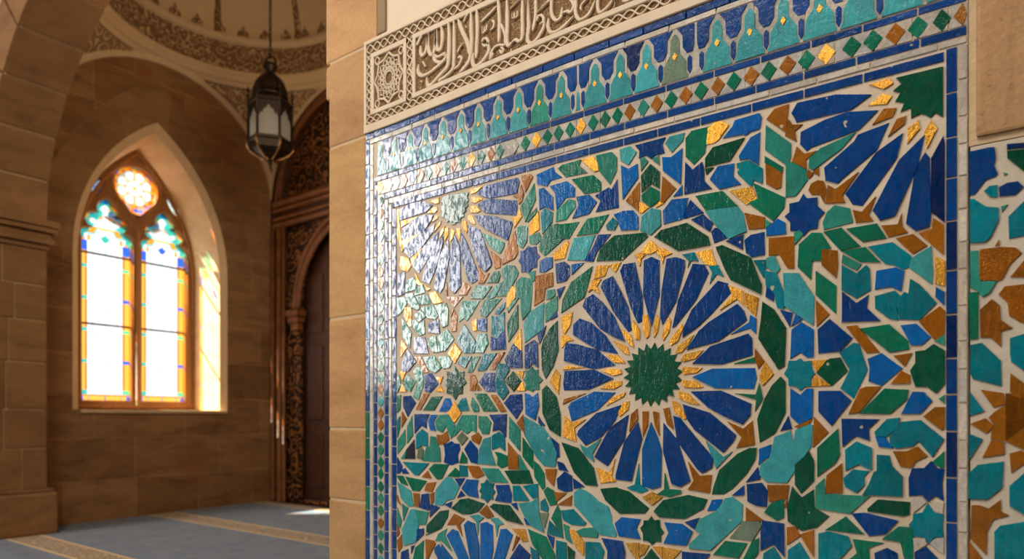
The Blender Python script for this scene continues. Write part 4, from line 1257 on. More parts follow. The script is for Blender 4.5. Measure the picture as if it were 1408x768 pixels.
for sx in (-1,1):
    for xo,rr in ((1.62,.04),(1.44,.05),(1.32,.03)): mo.tube([(CX+sx*xo,YP-.10,.02),(CX+sx*xo,YP-.10,4.5)],rr,8)
mo.build('portal_moulding',M['wood'],door)
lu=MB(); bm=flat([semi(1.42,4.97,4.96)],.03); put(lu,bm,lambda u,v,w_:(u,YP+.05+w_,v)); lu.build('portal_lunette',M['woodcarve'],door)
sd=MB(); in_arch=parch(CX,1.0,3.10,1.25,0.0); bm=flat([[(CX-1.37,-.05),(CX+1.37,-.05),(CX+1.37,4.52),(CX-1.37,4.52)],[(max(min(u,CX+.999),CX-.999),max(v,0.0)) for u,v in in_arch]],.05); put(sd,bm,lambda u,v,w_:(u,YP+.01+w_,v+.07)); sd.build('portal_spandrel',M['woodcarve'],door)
ar=MB()
A=parch(CX,1.0,3.15,1.27,.02)[2:]; 
for off,rr,yy in ((0,.035,-.06),(.10,.045,-.05)):
    P=parch(CX,1.0+off,3.15,1.27+off*1.2,.02)[2:]; ar.tube([(p[0],YP+yy,p[1]) for p in P],rr,8)
for k in range(64):
    P=parch(CX,.965,3.15,1.22,.02,80)[2:]; p=P[int((k+.5)/64*(len(P)-1))]; ar.sphere((p[0],YP-.06,p[1]),.032,6)
ar.build('portal_arch_beading',M['wood'],door)
for sx in (-1,1):
    cb=MB(); x0=CX+sx*1.06
    for (z0,z1,hw,dp) in ((3.02,3.12,.16,.16),(2.92,3.02,.13,.13),(2.80,2.92,.09,.10),(2.72,2.80,.05,.07)): cb.cbox(x0-hw,x0+hw,YP-dp,YP+.02,z0,z1-.003,.012)
    cb.build('portal_corbel',M['wood'],door)
for sx in (-1,1):
    lf=MB(); a0,a1=(CX-1.06,CX-.006) if sx<0 else (CX+.006,CX+1.06)
    lf.box(a0,a1,YP+.10,YP+.15,.02,4.5)
    for (z0,z1) in ((.25,1.15),(1.35,2.55),(2.75,3.7)):
        for (b0,b1) in ((a0+.12,(a0+a1)/2-.04),((a0+a1)/2+.04,a1-.1)): lf.cbox(b0,b1,YP+.075,YP+.11,z0,z1,.018)
    lf.build('door_leaf',M['wooddark'],door)
    hd=MB(); hx=CX+sx*.07; hd.tube([(hx,YP+.06+.04*math.cos(q*PI/6),1.25+.09*math.sin(q*PI/6)) for q in range(12)],.012,6,closed=True); hd.build('door_handle',M['bronze'],door)

# ------------------------------------------------------------------ lantern
LX,LY=-7.56,5.16
lan=empty('hanging_lantern',(LX,LY,4.66),'dark pierced metal hexagonal lantern hanging on a chain below the dome','lantern')
HEX=PI/6+.36
def hexring(mb,prof,col=None): mb.lathe(LX,LY,prof,6,col,HEX,False)
chn=MB(); z=8.50; k=0
while z>6.09:
    pts=[]
    for q in range(10):
        a=2*PI*q/10; u=.017*math.cos(a); w_=.034*math.sin(a)
        pts.append((LX+(u if k%2 else 0),LY+(0 if k%2 else u),z+w_))
    chn.tube(pts,.0065,5,closed=True); z-=.052; k+=1
chn.build('chain',M['bronze'],lan)
rg=MB(); rg.tube([(LX+.085*math.cos(2*PI*q/20)*.94,LY+.085*math.cos(2*PI*q/20)*.34,6.0+.095*math.sin(2*PI*q/20)) for q in range(20)],.012,6,closed=True); rg.build('hanging_ring',M['bronze'],lan)
dmm=MB(); dmm.lathe(LX,LY,[(.02,6.0),(.085,5.99),(.09,5.95),(.055,5.90),(.06,5.87),(.07,5.85),(.13,5.80),(.18,5.73),(.205,5.65),(.205,5.58),(.225,5.57),(.225,5.545),(.20,5.54)],24)
for q in range(12):
    a=2*PI*q/12; dmm.tube([(LX+r*math.cos(a),LY+r*math.sin(a),zz_) for r,zz_ in ((.07,5.855),(.133,5.80),(.184,5.73),(.209,5.65),(.209,5.58))],.007,5)
dmm.build('lantern_dome',M['bronze'],lan)
gal=MB(); hexring(gal,[(.20,5.55),(.27,5.50),(.285,5.47),(.285,5.44),(.262,5.43),(.262,5.38),(.25,5.38)]); gal.build('lantern_gallery',M['bronze'],lan)
RHX=.272
for q in range(6):
    a=HEX+2*PI*q/6; px_,py_=LX+RHX*math.cos(a),LY+RHX*math.sin(a)
    po=MB(); po.tube([(px_,py_,4.99),(px_,py_,5.58)],.014,6); po.sphere((px_,py_,5.615),.022,6); po.lathe(px_,py_,[(.012,5.63),(.001,5.69)],6); po.sphere((px_,py_,4.985),.02,6); po.build('lantern_post',M['bronze'],lan)
    b_=HEX+2*PI*(q+1)/6; qx,qy=LX+RHX*math.cos(b_),LY+RHX*math.sin(b_)
    W_=math.hypot(qx-px_,qy-py_); ux,uy=(qx-px_)/W_,(qy-py_)/W_; nx,ny=math.cos((a+b_)/2),math.sin((a+b_)/2); hw=W_/2-.018
    cusp=[(-hw,.16),(hw,.16),(hw,.40),(hw*.8,.455),(hw*.62,.45),(hw*.5,.50),(hw*.25,.515),(0,.575)]
    cusp=cusp+[(-x_,y_) for x_,y_ in reversed(cusp[2:-1])]
    pfm=MB(); bm=flat([[(-W_/2,.03),(W_/2,.03),(W_/2,.62),(-W_/2,.62)],cusp],.014); put(pfm,bm,lambda u,v,w_:(px_+ux*(u+W_/2)+nx*w_*1-nx*.012,py_+uy*(u+W_/2)+ny*w_-ny*.012,4.82+v))
    pfm.build('lantern_panel_frame',M['bronze'],lan)
    gp=MB(); i=gp.add([(px_+ux*t-nx*.016,py_+uy*t-ny*.016,z_) for t,z_ in ((.01,4.95),(W_-.01,4.95),(W_-.01,5.41),(.01,5.41))]); gp.face((i,i+1,i+2,i+3)); gp.build('lantern_pane',M['lglass'],lan)
bw=MB(); hexring(bw,[(.262,5.0),(.285,4.99),(.285,4.955),(.262,4.94),(.24,4.90),(.262,4.875),(.235,4.85),(.20,4.82),(.12,4.77),(.06,4.745),(.02,4.735)]); bw.lathe(LX,LY,[(.02,4.74),(.03,4.72),(.03,4.70),(.012,4.69),(.02,4.67),(.002,4.61)],10); bw.build('lantern_bowl',M['bronze'],lan)
br=MB()
for q in range(6):
    a=HEX+2*PI*q/6
    br.tube([(LX+r*math.cos(a),LY+r*math.sin(a),z_) for r,z_ in ((.29,4.965),(.285,4.90),(.24,4.83),(.15,4.775),(.06,4.74))],.014,6)
br.build('lantern_rib',M['brass'],lan)

# ------------------------------------------------------------------ mosaic
COL={'C':srgb(0,66,136),'Q':srgb(0,42,96),'A':srgb(0,100,178),'T':srgb(62,160,166),'P':srgb(0,124,140),'N':srgb(44,142,126),
     'E':srgb(4,114,88),'D':srgb(0,82,60),'L':srgb(112,132,110),'K':srgb(44,54,74),'G':srgb(236,172,62),'B':srgb(160,98,26),'H':srgb(170,104,28),'W':srgb(196,190,178),
     'Z':srgb(206,198,184),'S':srgb(186,180,168)}
METAL={'G':1.0,'B':.22,'H':.9}
YB=WY-.004; YT=WY-.0085     # grout bed and glazed face
def tcol(k):
    c=COL[k]; j=random.uniform(.84,1.18); h=random.uniform(-.05,.05)
    return (min(1,c[0]*j*(1-h)),min(1,c[1]*j),min(1,c[2]*j*(1+h)),METAL.get(k,0.0))
def inset(P,d):
    n=len(P); out=[]
    for i in range(n):
        a,b_,c=P[i-1],P[i],P[(i+1)%n]
        e1=(b_[0]-a[0],b_[1]-a[1]); e2=(c[0]-b_[0],c[1]-b_[1]); l1=math.hypot(*e1) or 1e-9; l2=math.hypot(*e2) or 1e-9
        n1=(-e1[1]/l1,e1[0]/l1); n2=(-e2[1]/l2,e2[0]/l2); m=(n1[0]+n2[0],n1[1]+n2[1]); k=1+n1[0]*n2[0]+n1[1]*n2[1]
        k=max(k,.45); out.append((b_[0]+m[0]/k*d,b_[1]+m[1]/k*d))
    return out
def area(P): return sum(P[i-1][0]*P[i][1]-P[i][0]*P[i-1][1] for i in range(len(P)))/2
def tile(mb,P,k,tilt=.010,grow=0.0,col=None,up=0.0):
    """P: outline in wall metres (x,z)"""
    if area(P)<0: P=list(reversed(P))
    if grow: P=inset(P,-grow)
    cx=sum(p[0] for p in P)/len(P); cz=sum(p[1] for p in P)/len(P)
    tx,tz=random.gauss(0,tilt),random.gauss(0,tilt); dy=random.uniform(-.0006,.0006)-up
    sz=min(max(p[0] for p in P)-min(p[0] for p in P),max(p[1] for p in P)-min(p[1] for p in P))
    T=inset(P,min(.0016,sz*.12))
    a=mb.add([(p[0],YB+.003,p[1]) for p in P]); b_=mb.add([(p[0],YT+dy+max(-.003,min(.003,tx*(p[0]-cx)+tz*(p[1]-cz))),p[1]) for p in T])
    c=col or tcol(k); n=len(P)
    mb.face([b_+i for i in range(n)],c)
    for i in range(n):
        j=(i+1)%n; mb.face((a+i,a+j,b_+j,b_+i),c)
def parse(txt):
    for ln in txt.strip().splitlines():
        t=ln.split(); yield t[0],[tuple(float(q)/1000 for q in p.split(',')) for p in t[1:]]

FR=(lambda x: .642+(x+2.69)/(2.69-.1)*.322)           # height at which the traced field stops (bottom of the picture), then it repeats mirrored
panel=empty('mosaic_panel',(-1.36,WY,.34),'large zellige mosaic panel of blue, green and gold rosettes on the sandstone wall','mosaic panel')
bed=MB(); bed.box(-2.694,-.036,YB,2.449,.31,2.905); bed.build('grout_bed',M['grout'],panel)
def tiles_part(name,keys,parent,label=None):
    mb=MB()
    for k in keys:
        for c,P in parse(TILES[k]): tile(mb,P,c)
    return mb.build(name,M['glaze'],parent,label=label)
def rosette(label,key,star=None):
    Ps=list(parse(TILES[key])); allp=[p for _,P in Ps for p in P]
    r=empty('rosette',(sum(p[0] for p in allp)/len(allp)-panel.location.x,0,sum(p[1] for p in allp)/len(allp)-panel.location.z),label,parent=panel)
    for c,P in Ps:
        mb=MB(); tile(mb,P,c,grow=.0030); mb.build('petal',M['glaze'],r,label='sea green petal' if c=='N' else None)
    for c,P in parse(TILES.get(key+'d','')):
        mb=MB(); tile(mb,P,c,grow=.0018); mb.build('dart' if c not in 'G' else 'gold_dart',M['glaze'],r)
    if star is None and key+'s' in TILES: star=list(parse(TILES[key+'s']))[0][1]
    if star: mb=MB(); tile(mb,star,'D',.002); mb.build('star_center',M['glaze'],r,label='dark green many pointed star')
    return r
SCX,SCZ,SR=SC; sc_p=[]
for k in range(44):
    a=PI*k/22+.07; r=SR*(1.0 if k%2==0 else .80); sc_p.append((SCX+r*math.cos(a),SCZ+r*math.sin(a)))
rosette('glossy half rosette of blue petals under the top border','R1')
rosette('large central rosette of blue petals','R2',sc_p)
rosette('quarter rosette in the upper right corner','R3')
rosette('half rosette at the lower left','R4')
fl=MB()
for c,P in parse(TILES['F']):
    if len(P)>=15 and c in 'CDNPE':
        mb=MB(); tile(mb,P,c,grow=.0030); mb.build('star_tile',M['glaze'],panel)
    else: tile(fl,P,c,grow=.0030)
low=[]
# hidden lower continuation: the same pattern mirrored below
for k in ('F','R4','R2'):
    for c,P in parse(TILES[k]):
        zc=sum(p[1] for p in P)/len(P); xc=sum(p[0] for p in P)/len(P)
        if zc>FR(xc)+.012 and zc<FR(xc)+.62 and min(p[1]-FR(p[0]) for p in P)>.004:
            Q=[(p[0],2*FR(p[0])-p[1]-.012) for p in P]
            if min(q[1] for q in Q)>.37: tile(fl,Q,c); low.append(Q)
def inside(P,x,z):
    r=False
    for (x0,z0),(x1,z1) in zip(P,P[1:]+P[:1]):
        if (z0>z)!=(z1>z) and x<(x1-x0)*(z-z0)/(z1-z0)+x0: r=not r
    return r
placed=[P for k in ('F','R1','R2','R3','R4','R4d','R2d') for _,P in parse(TILES[k])]+low
q=-2.52
row=0
z=.40
while z<1.0:
    x=-2.53+(.021 if row%2 else 0)
    while x<-.15:
        L=[(x,z-.017),(x+.016,z),(x,z+.017),(x-.016,z)]
        if z+.02<FR(x)-.006 and not any(inside(P,a,b_) for P in placed for a,b_ in L+[(x,z),(x+.012,z+.012),(x-.012,z-.012),(x+.012,z-.012),(x-.012,z+.012)] if abs(P[0][0]-x)<.3 and abs(P[0][1]-z)<.3):
            tile(fl,L,random.choice('CTENB'))
        x+=.042
    z+=.024; row+=1
fl.build('field_tiles',M['glaze'],panel,label='field of cut zellige stars and kites')

# ---- borders
def xw(px):
    r=(px-704)/906.0; Z=(WY-.008)/(r*.5812+.8137); return (.8137*r-.5812)*Z
def bandz(zr,zl):
    """height of a horizontal course: straight, easing down by zl-zr towards the left end"""
    def f(x):
        t=max(0,min(1,(-1.078-x)/(2.445-1.078))); return zr+(zl-zr)*t**1.5
    return f
E0=bandz(2.946,2.917);E1=bandz(2.914,2.884);E2=bandz(2.889,2.856);E3=bandz(2.683,2.670);E4=bandz(2.660,2.646);E5=bandz(2.584,2.571);E6=bandz(2.558,2.542);E7=bandz(2.534,2.512);E8=bandz(2.524,2.515);E9=bandz(2.4945,2.485)
xL=[xw(p) for p in (502.6,507.8,508.8,513.0,513.9,518.2,519,528.2,529,533.8,534.4,538.2,539,544.6)]
xR=[xw(p) for p in (1300.4,1316.4,1317.8,1330.2)]
def strip_h(mb,z0,z1,x0,x1,L,k,gap=.0030,alt=None,up=0):
    x=x0
    while x<x1-.02:
        l=L*random.uniform(.85,1.15); b_=min(x+l,x1)
        if x1-b_<L*.3: b_=x1
        kk=k
        if alt and random.random()<alt[0]: kk=alt[1]
        m=(x+b_)/2
        tile(mb,[(x+gap/2,z0(x)),(m,z0(m)),(b_-gap/2,z0(b_)),(b_-gap/2,z1(b_)),(m,z1(m)),(x+gap/2,z1(x))],kk,.006 if not up else .001,up=up)
        x=b_
def strip_v(mb,x0,x1,z0,z1,L,kf,gap=.0035,up=0):
    z=z1
    while z>z0+.02:
        l=L*random.uniform(.8,1.2); b_=max(z-l,z0)
        if b_-z0<L*.3: b_=z0
        tile(mb,[(x0,b_+gap/2),(x1,b_+gap/2),(x1,z-gap/2),(x0,z-gap/2)],kf((z+b_)/2),.006 if not up else .001,up=up); z=b_
def course(kind,fn,*a,**k):
    mb=MB(); fn(mb,*a,**k); return mb.build(kind,M['glaze'],panel)
course('blue_course',strip_h,E1,lambda x:E0(x)-.004,xL[0],xR[3],.165,'C')
course('white_course',strip_h,E2,lambda x:E1(x)-.003,xL[2],xR[3],.17,'Z')
course('blue_course',strip_h,E4,E3,xL[4],xR[3],.165,'C')
course('blue_course',strip_h,E6,E5,xL[8],xR[3],.165,'C',alt=(.06,'P'))
course('white_course',strip_h,E7,lambda x:E6(x)-.003,xL[10],xR[3],.17,'Z')
course('blue_course',strip_h,E9,E8,xL[12],xR[0]-.003,.17,'C')
def lk(z):
    if 1.13<z<1.40: return random.choice('EEN')
    if z<1.0: return random.choice('CCE')
    return 'C' if random.random()<.85 else 'A'
course('blue_course',strip_v,xL[0],xL[1],.36,E1(-2.68)-.004,.13,lk)
course('white_course',strip_v,xL[2],xL[3],.36,E2(-2.65)-.004,.12,lambda z:'Z')
course('blue_course',strip_v,xL[4],xL[5],.36,E4(-2.63)-.004,.078,lambda z:'C')
course('blue_course',strip_v,xL[8],xL[9],.36,E6(-2.55)-.004,.10,lambda z:'C')
course('white_course',strip_v,xL[10],xL[11],.36,E7(-2.5)-.004,.11,lambda z:'Z')
course('blue_course',strip_v,xL[12],xL[13],.36,E9(-2.5)-.004,.11,lambda z:'C')
course('blue_course',strip_v,xR[0],xR[1],.36,E7(-.1)-.003,.128,lambda z:'C' if random.random()<.8 else 'Q')
course('white_course',strip_v,xR[2],xR[3],.36,E7(-.1)-.003,.10,lambda z:'Z')
course('blue_course',strip_h,lambda x:.322,lambda x:.354,xL[0],xR[3],.165,'C')
# crown frieze
course('white_course',strip_h,lambda x:E3(x)+.002,lambda x:E2(x)-.001,xL[6],xR[3],.165,'S',gap=.0015,up=-.0016)
course('white_course',strip_h,lambda x:E5(x)+.002,lambda x:E4(x)-.002,xL[6],xR[3],.10,'S',gap=.0015,up=-.0016)
course('white_course',strip_v,xL[6]-.0005,xL[7]+.0005,.36,E5(-2.6)+.001,.09,lambda z:'S',gap=.0015,up=-.0016)
cf=MB()
cpx=[523,542.7,564,585,609,634,658,685,713,742,772,818,853,889,928,986,1031,1077,1127,1180,1240,1304]
cx_=[xw(p) for p in cpx]
for i,x in enumerate(cx_):
    pl_=(x-cx_[i-1]) if i else .15; pr=(cx_[i+1]-x) if i+1<len(cx_) else .15
    wd=min(pl_,pr,.205); 
    def U(u): return x+u*wd
    zb=E3(x)+.004; zt=E2(x)-.002; hh=zt-zb; sl_=(E3(x+.05)-E3(x-.05))/.1
    def P(lst): return [(U(u),zb+v*hh+sl_*(u*wd)) for u,v in lst if True]
    def clipx(l): return [(min(max(a,xL[6]),xR[3]),b_) for a,b_ in l]
    kt='T' if i!=14 else 'L'
    if i in (9,17,18,19,20): kt='N' if i==9 else 'T'
    body=P([(-.47,.005),(.47,.005),(.465,.06),(.40,.15),(.39,.33),(.29,.43),(.17,.52),(.165,.77),(.08,.87),(0,.91),(-.08,.87),(-.165,.77),(-.17,.52),(-.29,.43),(-.39,.33),(-.40,.15),(-.465,.06)])
    body=clipx(body)
    if max(p[0] for p in body)-min(p[0] for p in body)>.03: tile(cf,body,kt,.004,up=.0012)
    g=P([(-.10,.47),(0,.38),(.10,.47),(0,.56)]); g=clipx(g)
    if max(p[0] for p in g)-min(p[0] for p in g)>.012:
        tile(cf,g,'G',.004,up=.0034)
        for q in range(4): pass
    # dark interspace to the right, and hexagon plug under it
    if i+1<len(cx_):
        xb=cx_[i+1]; gapw=xb-x; hw2=min(wd,min(gapw,.205)); mid=x+wd*.5 if gapw<wd*1.25 else None
        def Q(pts,cx0,w0): return clipx([(cx0+u*w0,E3(cx0+u*w0)+.004+v*(E2(cx0+u*w0)-E3(cx0+u*w0)-.006)) for u,v in pts])
        if mid is not None:
            m=(x+xb)/2; w0=gapw
            tile(cf,Q([(-.44,.995),(.44,.995),(.25,.83),(.24,.60),(.10,.47),(-.10,.47),(-.24,.60),(-.25,.83)],m,w0),'C' if i!=12 else 'Q',.004,up=.0012)
            tile(cf,Q([(0,.43),(.088,.37),(.088,.15),(0,.05),(-.088,.15),(-.088,.37)],m,w0),'C',.004,up=.0012)
        else:
            for m,fl_ in ((x+wd*.5,0),(xb-wd*.5,1)):
                lim=(x+xb)/2
                pts=[(-.44,.995),(.44,.995),(.25,.83),(.24,.60),(.10,.47),(-.10,.47),(-.24,.60),(-.25,.83)]
                q=Q(pts,m,wd); q=[((min(a,lim-.004) if not fl_ else max(a,lim+.004)),b_) for a,b_ in q]
                tile(cf,q,'C',.004,up=.0012); tile(cf,Q([(0,.43),(.088,.37),(.088,.15),(0,.05),(-.088,.15),(-.088,.37)],m,wd),'C',.004,up=.0012)
            if gapw-wd>.05:
                m=(x+xb)/2; h2=(gapw-wd)/2-.012; tile(cf,Q([(-h2,.03),(h2,.03),(h2*.6,.12),(h2*.6,.36),(0,.46),(-h2*.6,.36),(-h2*.6,.12)],m,1.0),'T',.004,up=.0012)
cf.build('crown_frieze',M['glaze'],panel,label='row of turquoise crowns against dark blue')
# diamond band
db=MB()
dk=[(522,'G'),(535.4,'Z'),(546.4,'Z'),(556.6,'B'),(567.9,'A'),(578.8,'B'),(589.7,'N'),(601,'B'),(612.7,'N'),(624.3,'B'),(636.3,'N'),(648.4,'G'),(662,'E'),(675,'B'),(687.5,'E'),(706.6,'W'),(722.5,'E'),(737.7,'G'),(752.7,'E'),(768,'E'),(784,'E'),(799,'G'),(815.5,'E'),(832,'E'),(849,'E'),(866,'B'),(884.5,'N'),(903,'B'),(923,'E'),(943,'B'),(964,'E'),(987,'B'),(1009,'E'),(1033,'B'),(1057,'E'),(1083,'B'),(1109,'E'),(1136,'G'),(1171,'E'),(1200,'E'),(1231,'B'),(1262,'E'),(1295,'D'),(1324,'B')]
dx=[(xw(p),k) for p,k in dk]
for i,(x,k) in enumerate(dx):
    zc=(E4(x)+E5(x))/2; h=(E4(x)-E5(x))/2-.001; wl_=(x-dx[i-1][0]) if i else .09; wr=(dx[i+1][0]-x) if i+1<len(dx) else .09; w2=min(wl_,wr,.10)/2-.001
    sl_=(E4(x+.03)-E4(x-.03))/.06
    tile(db,[(x,zc-h),(min(x+w2,xR[3]),zc+sl_*w2),(x,zc+h),(x-w2,zc-sl_*w2)],k,.006,up=.0012)
    if k=='W':
        pass
db.build('diamond_band',M['glaze'],panel,label='band of green and amber diamonds under the crowns')
db=MB()
zz=519.8; kk=list('NBNBBENEEBEENENEENEENN'); xm=(xL[6]+xL[7])/2; hw=(xL[7]-xL[6])/2-.0008
pz=lambda py:1.4+(573-py)/906*((WY-.008)/((523.7-704)/906*.5812+.8137))
for k_,py in list(zip('NBTBBENEEENEBNETNB',(519.8,534,551.5,568,584,601,618,635,651,668,684.6,701.4,718.5,735.4,753,770,787,804)))+[(random.choice('NBTEBNE') ,519.8-16.2*q) for q in range(1,19)]+[(random.choice('NBTE'),804+17*q) for q in range(1,5)]:
    z=pz(py); h=.031
    if z+h<E5(-2.6) and z-h>.36: 
        bul=[(xm,z-h),(xm+hw*.55,z-h*.62),(xm+hw,z),(xm+hw*.55,z+h*.62),(xm,z+h),(xm-hw*.55,z+h*.62),(xm-hw,z),(xm-hw*.55,z-h*.62)]
        tile(db,bul,k_,.006,up=.0012)
db.build('diamond_band',M['glaze'],panel,label='upright string of narrow diamonds')

# ---- side panel round to the right
side=empty('mosaic_panel',(.6,WY,.34),'coarser amber and teal mosaic panel with white straps under the dressed stone block','mosaic panel')
b2=MB(); b2.box(-.030,1.3,YB,2.449,.31,2.215); b2.build('strap_bed',M['strap'],side)
AXM=.128; PER=2*(AXM+.026); Zlow=.92
side_sets=[]
for c,P in parse(TILES['S']):
    star=len(P)>=11 and c=='B' and max(p[0] for p in P)>.12
    P=[(min(p[0],AXM-(0 if star else .004)),p[1]) for p in P]
    if star:
        P=[p for p in P if p[0]<AXM-.001]; P=P+[(2*AXM-p[0],p[1]) for p in reversed(P)]
        side_sets.append((c,P,1))
    else: side_sets.append((c,P,0)); side_sets.append((c,[(2*AXM-p[0],p[1]) for p in P],0))
s2=MB(); s5=MB()
for k in range(4):
    for c,P,star in side_sets:
        Q=[(p[0]+PER*k,p[1]) for p in P]
        if max(q[0] for q in Q)>1.29: continue
        if star: mb=MB(); tile(mb,Q,c,.008,grow=.001); mb.build('strapwork_star',M['glaze'],side)
        else: tile(s2,Q,c,.012,grow=.001)
        R=[(q[0],2*Zlow-q[1]) for q in Q]     # the pattern carries on below
        if min(q[1] for q in R)>.33 and max(q[1] for q in R)<Zlow: tile(s5,R,c,.012,grow=.001)
s2.build('strapwork_tiles',M['glaze'],side); s5.build('strapwork_tiles',M['glaze'],side)

# ------------------------------------------------------------------ calligraphic frieze (carved plaster)
fz=empty('calligraphy_frieze',(-1.36,WY,2.95),'carved cream plaster frieze of Arabic calligraphy above the tiled border','carved frieze')
FB=WY-.002; FTOP=.011
FX0,FX1=xw(501.2),xR[3]
Z0=lambda x:E0(x)+.001; ZT=3.412
gr=MB(); gr.box(FX0+.01,FX1,FB,2.449,2.935,ZT-.01); gr.build('relief_ground',M['ground'],fz)
def ribbon(mb,P,w,h=FTOP,taper=True,n=6,base=FB):
    """raised stroke along P (catmull-rom), width w"""
    if len(P)>2:
        S=[]
        for i in range(len(P)-1):
            p0=P[max(i-1,0)];p1=P[i];p2=P[i+1];p3=P[min(i+2,len(P)-1)]
            for k in range(n):
                t=k/n; S.append(tuple(.5*((2*p1[j])+(-p0[j]+p2[j])*t+(2*p0[j]-5*p1[j]+4*p2[j]-p3[j])*t*t+(-p0[j]+3*p1[j]-3*p2[j]+p3[j])*t**3) for j in (0,1)))
        S.append(P[-1])
    else: S=list(P)
    m=len(S); Lf=[];Rt=[]
    for i,p in enumerate(S):
        a=S[max(i-1,0)];b_=S[min(i+1,m-1)]; dx_,dz_=b_[0]-a[0],b_[1]-a[1]; l=math.hypot(dx_,dz_) or 1e-9
        ww=w/2
        if taper:
            t=i/(m-1); ww*= .42+.58*min(1,min(t,1-t)*6)
            ww*= .8+.35*abs(dz_/l)
        Lf.append((p[0]-dz_/l*ww,p[1]+dx_/l*ww)); Rt.append((p[0]+dz_/l*ww,p[1]-dx_/l*ww))
    yt=WY-h; bev=min(.003,w*.15)
    lt=mb.add([(q[0],yt+bev,q[1]) for q in Lf]); rt=mb.add([(q[0],yt+bev,q[1]) for q in Rt])
    li=mb.add([(a[0]*.8+b_[0]*.2,yt,a[1]*.8+b_[1]*.2) for a,b_ in zip(Lf,Rt)]); ri=mb.add([(a[0]*.2+b_[0]*.8,yt,a[1]*.2+b_[1]*.8) for a,b_ in zip(Lf,Rt)])
    lb_=mb.add([(q[0],base,q[1]) for q in Lf]); rb_=mb.add([(q[0],base,q[1]) for q in Rt])
    for i in range(m-1):
        for A,B in ((lb_,lt),(lt,li),(li,ri),(ri,rt),(rt,rb_)): mb.face((A+i,A+i+1,B+i+1,B+i))
    for i in (0,m-1): mb.face([lb_+i,lt+i,li+i,ri+i,rt+i,rb_+i])
def bar(mb,x0,x1,z0,z1,h=.013,n=12):
    """straight moulding; z0,z1 may be functions of x"""
    f0=z0 if callable(z0) else (lambda x:z0); f1=z1 if callable(z1) else (lambda x:z1); yt=WY-h; e=.003
    rows=[]
    for i in range(n+1):
        x=x0+(x1-x0)*i/n; a=f0(x);b_=f1(x)
        rows.append(mb.add([(x,FB+.002,a),(x,yt+e,a),(x,yt,a+e),(x,yt,b_-e),(x,yt+e,b_),(x,FB+.002,b_)]))
    for A,B in zip(rows,rows[1:]):
        for k in range(5): mb.face((A+k,B+k,B+k+1,A+k+1))
    mb.face([rows[0]+k for k in range(6)]); mb.face([rows[-1]+k for k in range(6)])
zc0=lambda x:Z0(x)+.045; zc1=lambda x:Z0(x)+.088    # lower chain
zf0=zc1
xs=[xw(p) for p in (501.2,504.2,510.6,514.6,555.2,559.2,567.8,571.6)]
frm=MB()
bar(frm,FX0,FX1,Z0,zc0); bar(frm,FX0,FX1,lambda x:ZT-.022,lambda x:ZT)
bar(frm,xs[0],xs[1],lambda x:Z0(x)+.02,lambda x:ZT-.01,h=.0124,n=1)
ztf=lambda x:ZT-.078; ztg=lambda x:ZT-.106
bar(frm,xs[2],xs[5],zc1,lambda x:zc1(x)+.026); bar(frm,xs[2],xs[5],ztg,ztf); bar(frm,xs[2],xs[3],lambda x:zc1(x)+.004,lambda x:ztf(x)-.004,h=.0124,n=1); bar(frm,xs[4],xs[5],lambda x:zc1(x)+.004,lambda x:ztf(x)-.004,h=.0124,n=1)
bar(frm,xs[6],FX1,zc1,lambda x:zc1(x)+.026); bar(frm,xs[6],FX1,ztg,ztf); bar(frm,xs[6],xs[7],lambda x:zc1(x)+.004,lambda x:ztf(x)-.004,h=.0124,n=1)
frm.build('frieze_moulding',M['relief'],fz)
chain_=MB()
def braid(x0,x1,zc,amp,per,w=.0062,vertical=False):
    n=int((x1-x0)/per*8)
    for ph in (0,PI):
        P=[]
        for i in range(n+1):
            t=x0+(x1-x0)*i/n; s_=amp*math.sin(2*PI*(t-x0)/per/1+ph); P.append((zc(t)+s_,t) if vertical else (t,zc(t)+s_))
        ribbon(chain_,P,w,.010 if ph else .0095,False,1)
braid(xs[1],FX1,lambda x:(zc0(x)+zc1(x))/2,.017,.104)
braid(xs[1],FX1,lambda x:ZT-.05,.022,.106)
zb=zc1(xs[2]); 
braid(zb,ZT-.08,lambda t:(xs[1]+xs[2])/2,(xs[2]-xs[1])*.42,.088,.006,True)
braid(zb,ZT-.08,lambda t:(xs[5]+xs[6])/2,(xs[6]-xs[5])*.42,.088,.006,True)
chain_.build('braided_border',M['relief'],fz)
let=MB()
def zvis(x):
    """height of the picture's top edge on the wall at x"""
    u=(x/(WY-.008)); r=(.8137*u+.5812)/(.8137-.5812*u); return 1.4+573/906*(WY-.008)/(r*.5812+.8137)
for ln in STROKES.strip().splitlines():
    t=ln.split(); w=float(t[0])/1000; P=[tuple(float(q)/1000 for q in p.split(',')) for p in t[1:]]
    for end in (0,-1):
        a=P[end]; b_=P[1 if end==0 else -2]
        if a[1]>zvis(a[0])-.004 and a[1]<3.24 and abs(a[0]-b_[0])<.45*abs(a[1]-b_[1]):
            P.insert(0,(a[0]-.004,3.272)) if end==0 else P.append((a[0]-.004,3.272))
    ribbon(let,P,w*1.14,.0135,True)
    Q=[(p[0]+1.235,p[1]) for p in P]
    if max(q[0] for q in Q)<-.02: ribbon(let,Q,w*1.14,.0135,True)
let.build('calligraphy',M['relief'],fz)
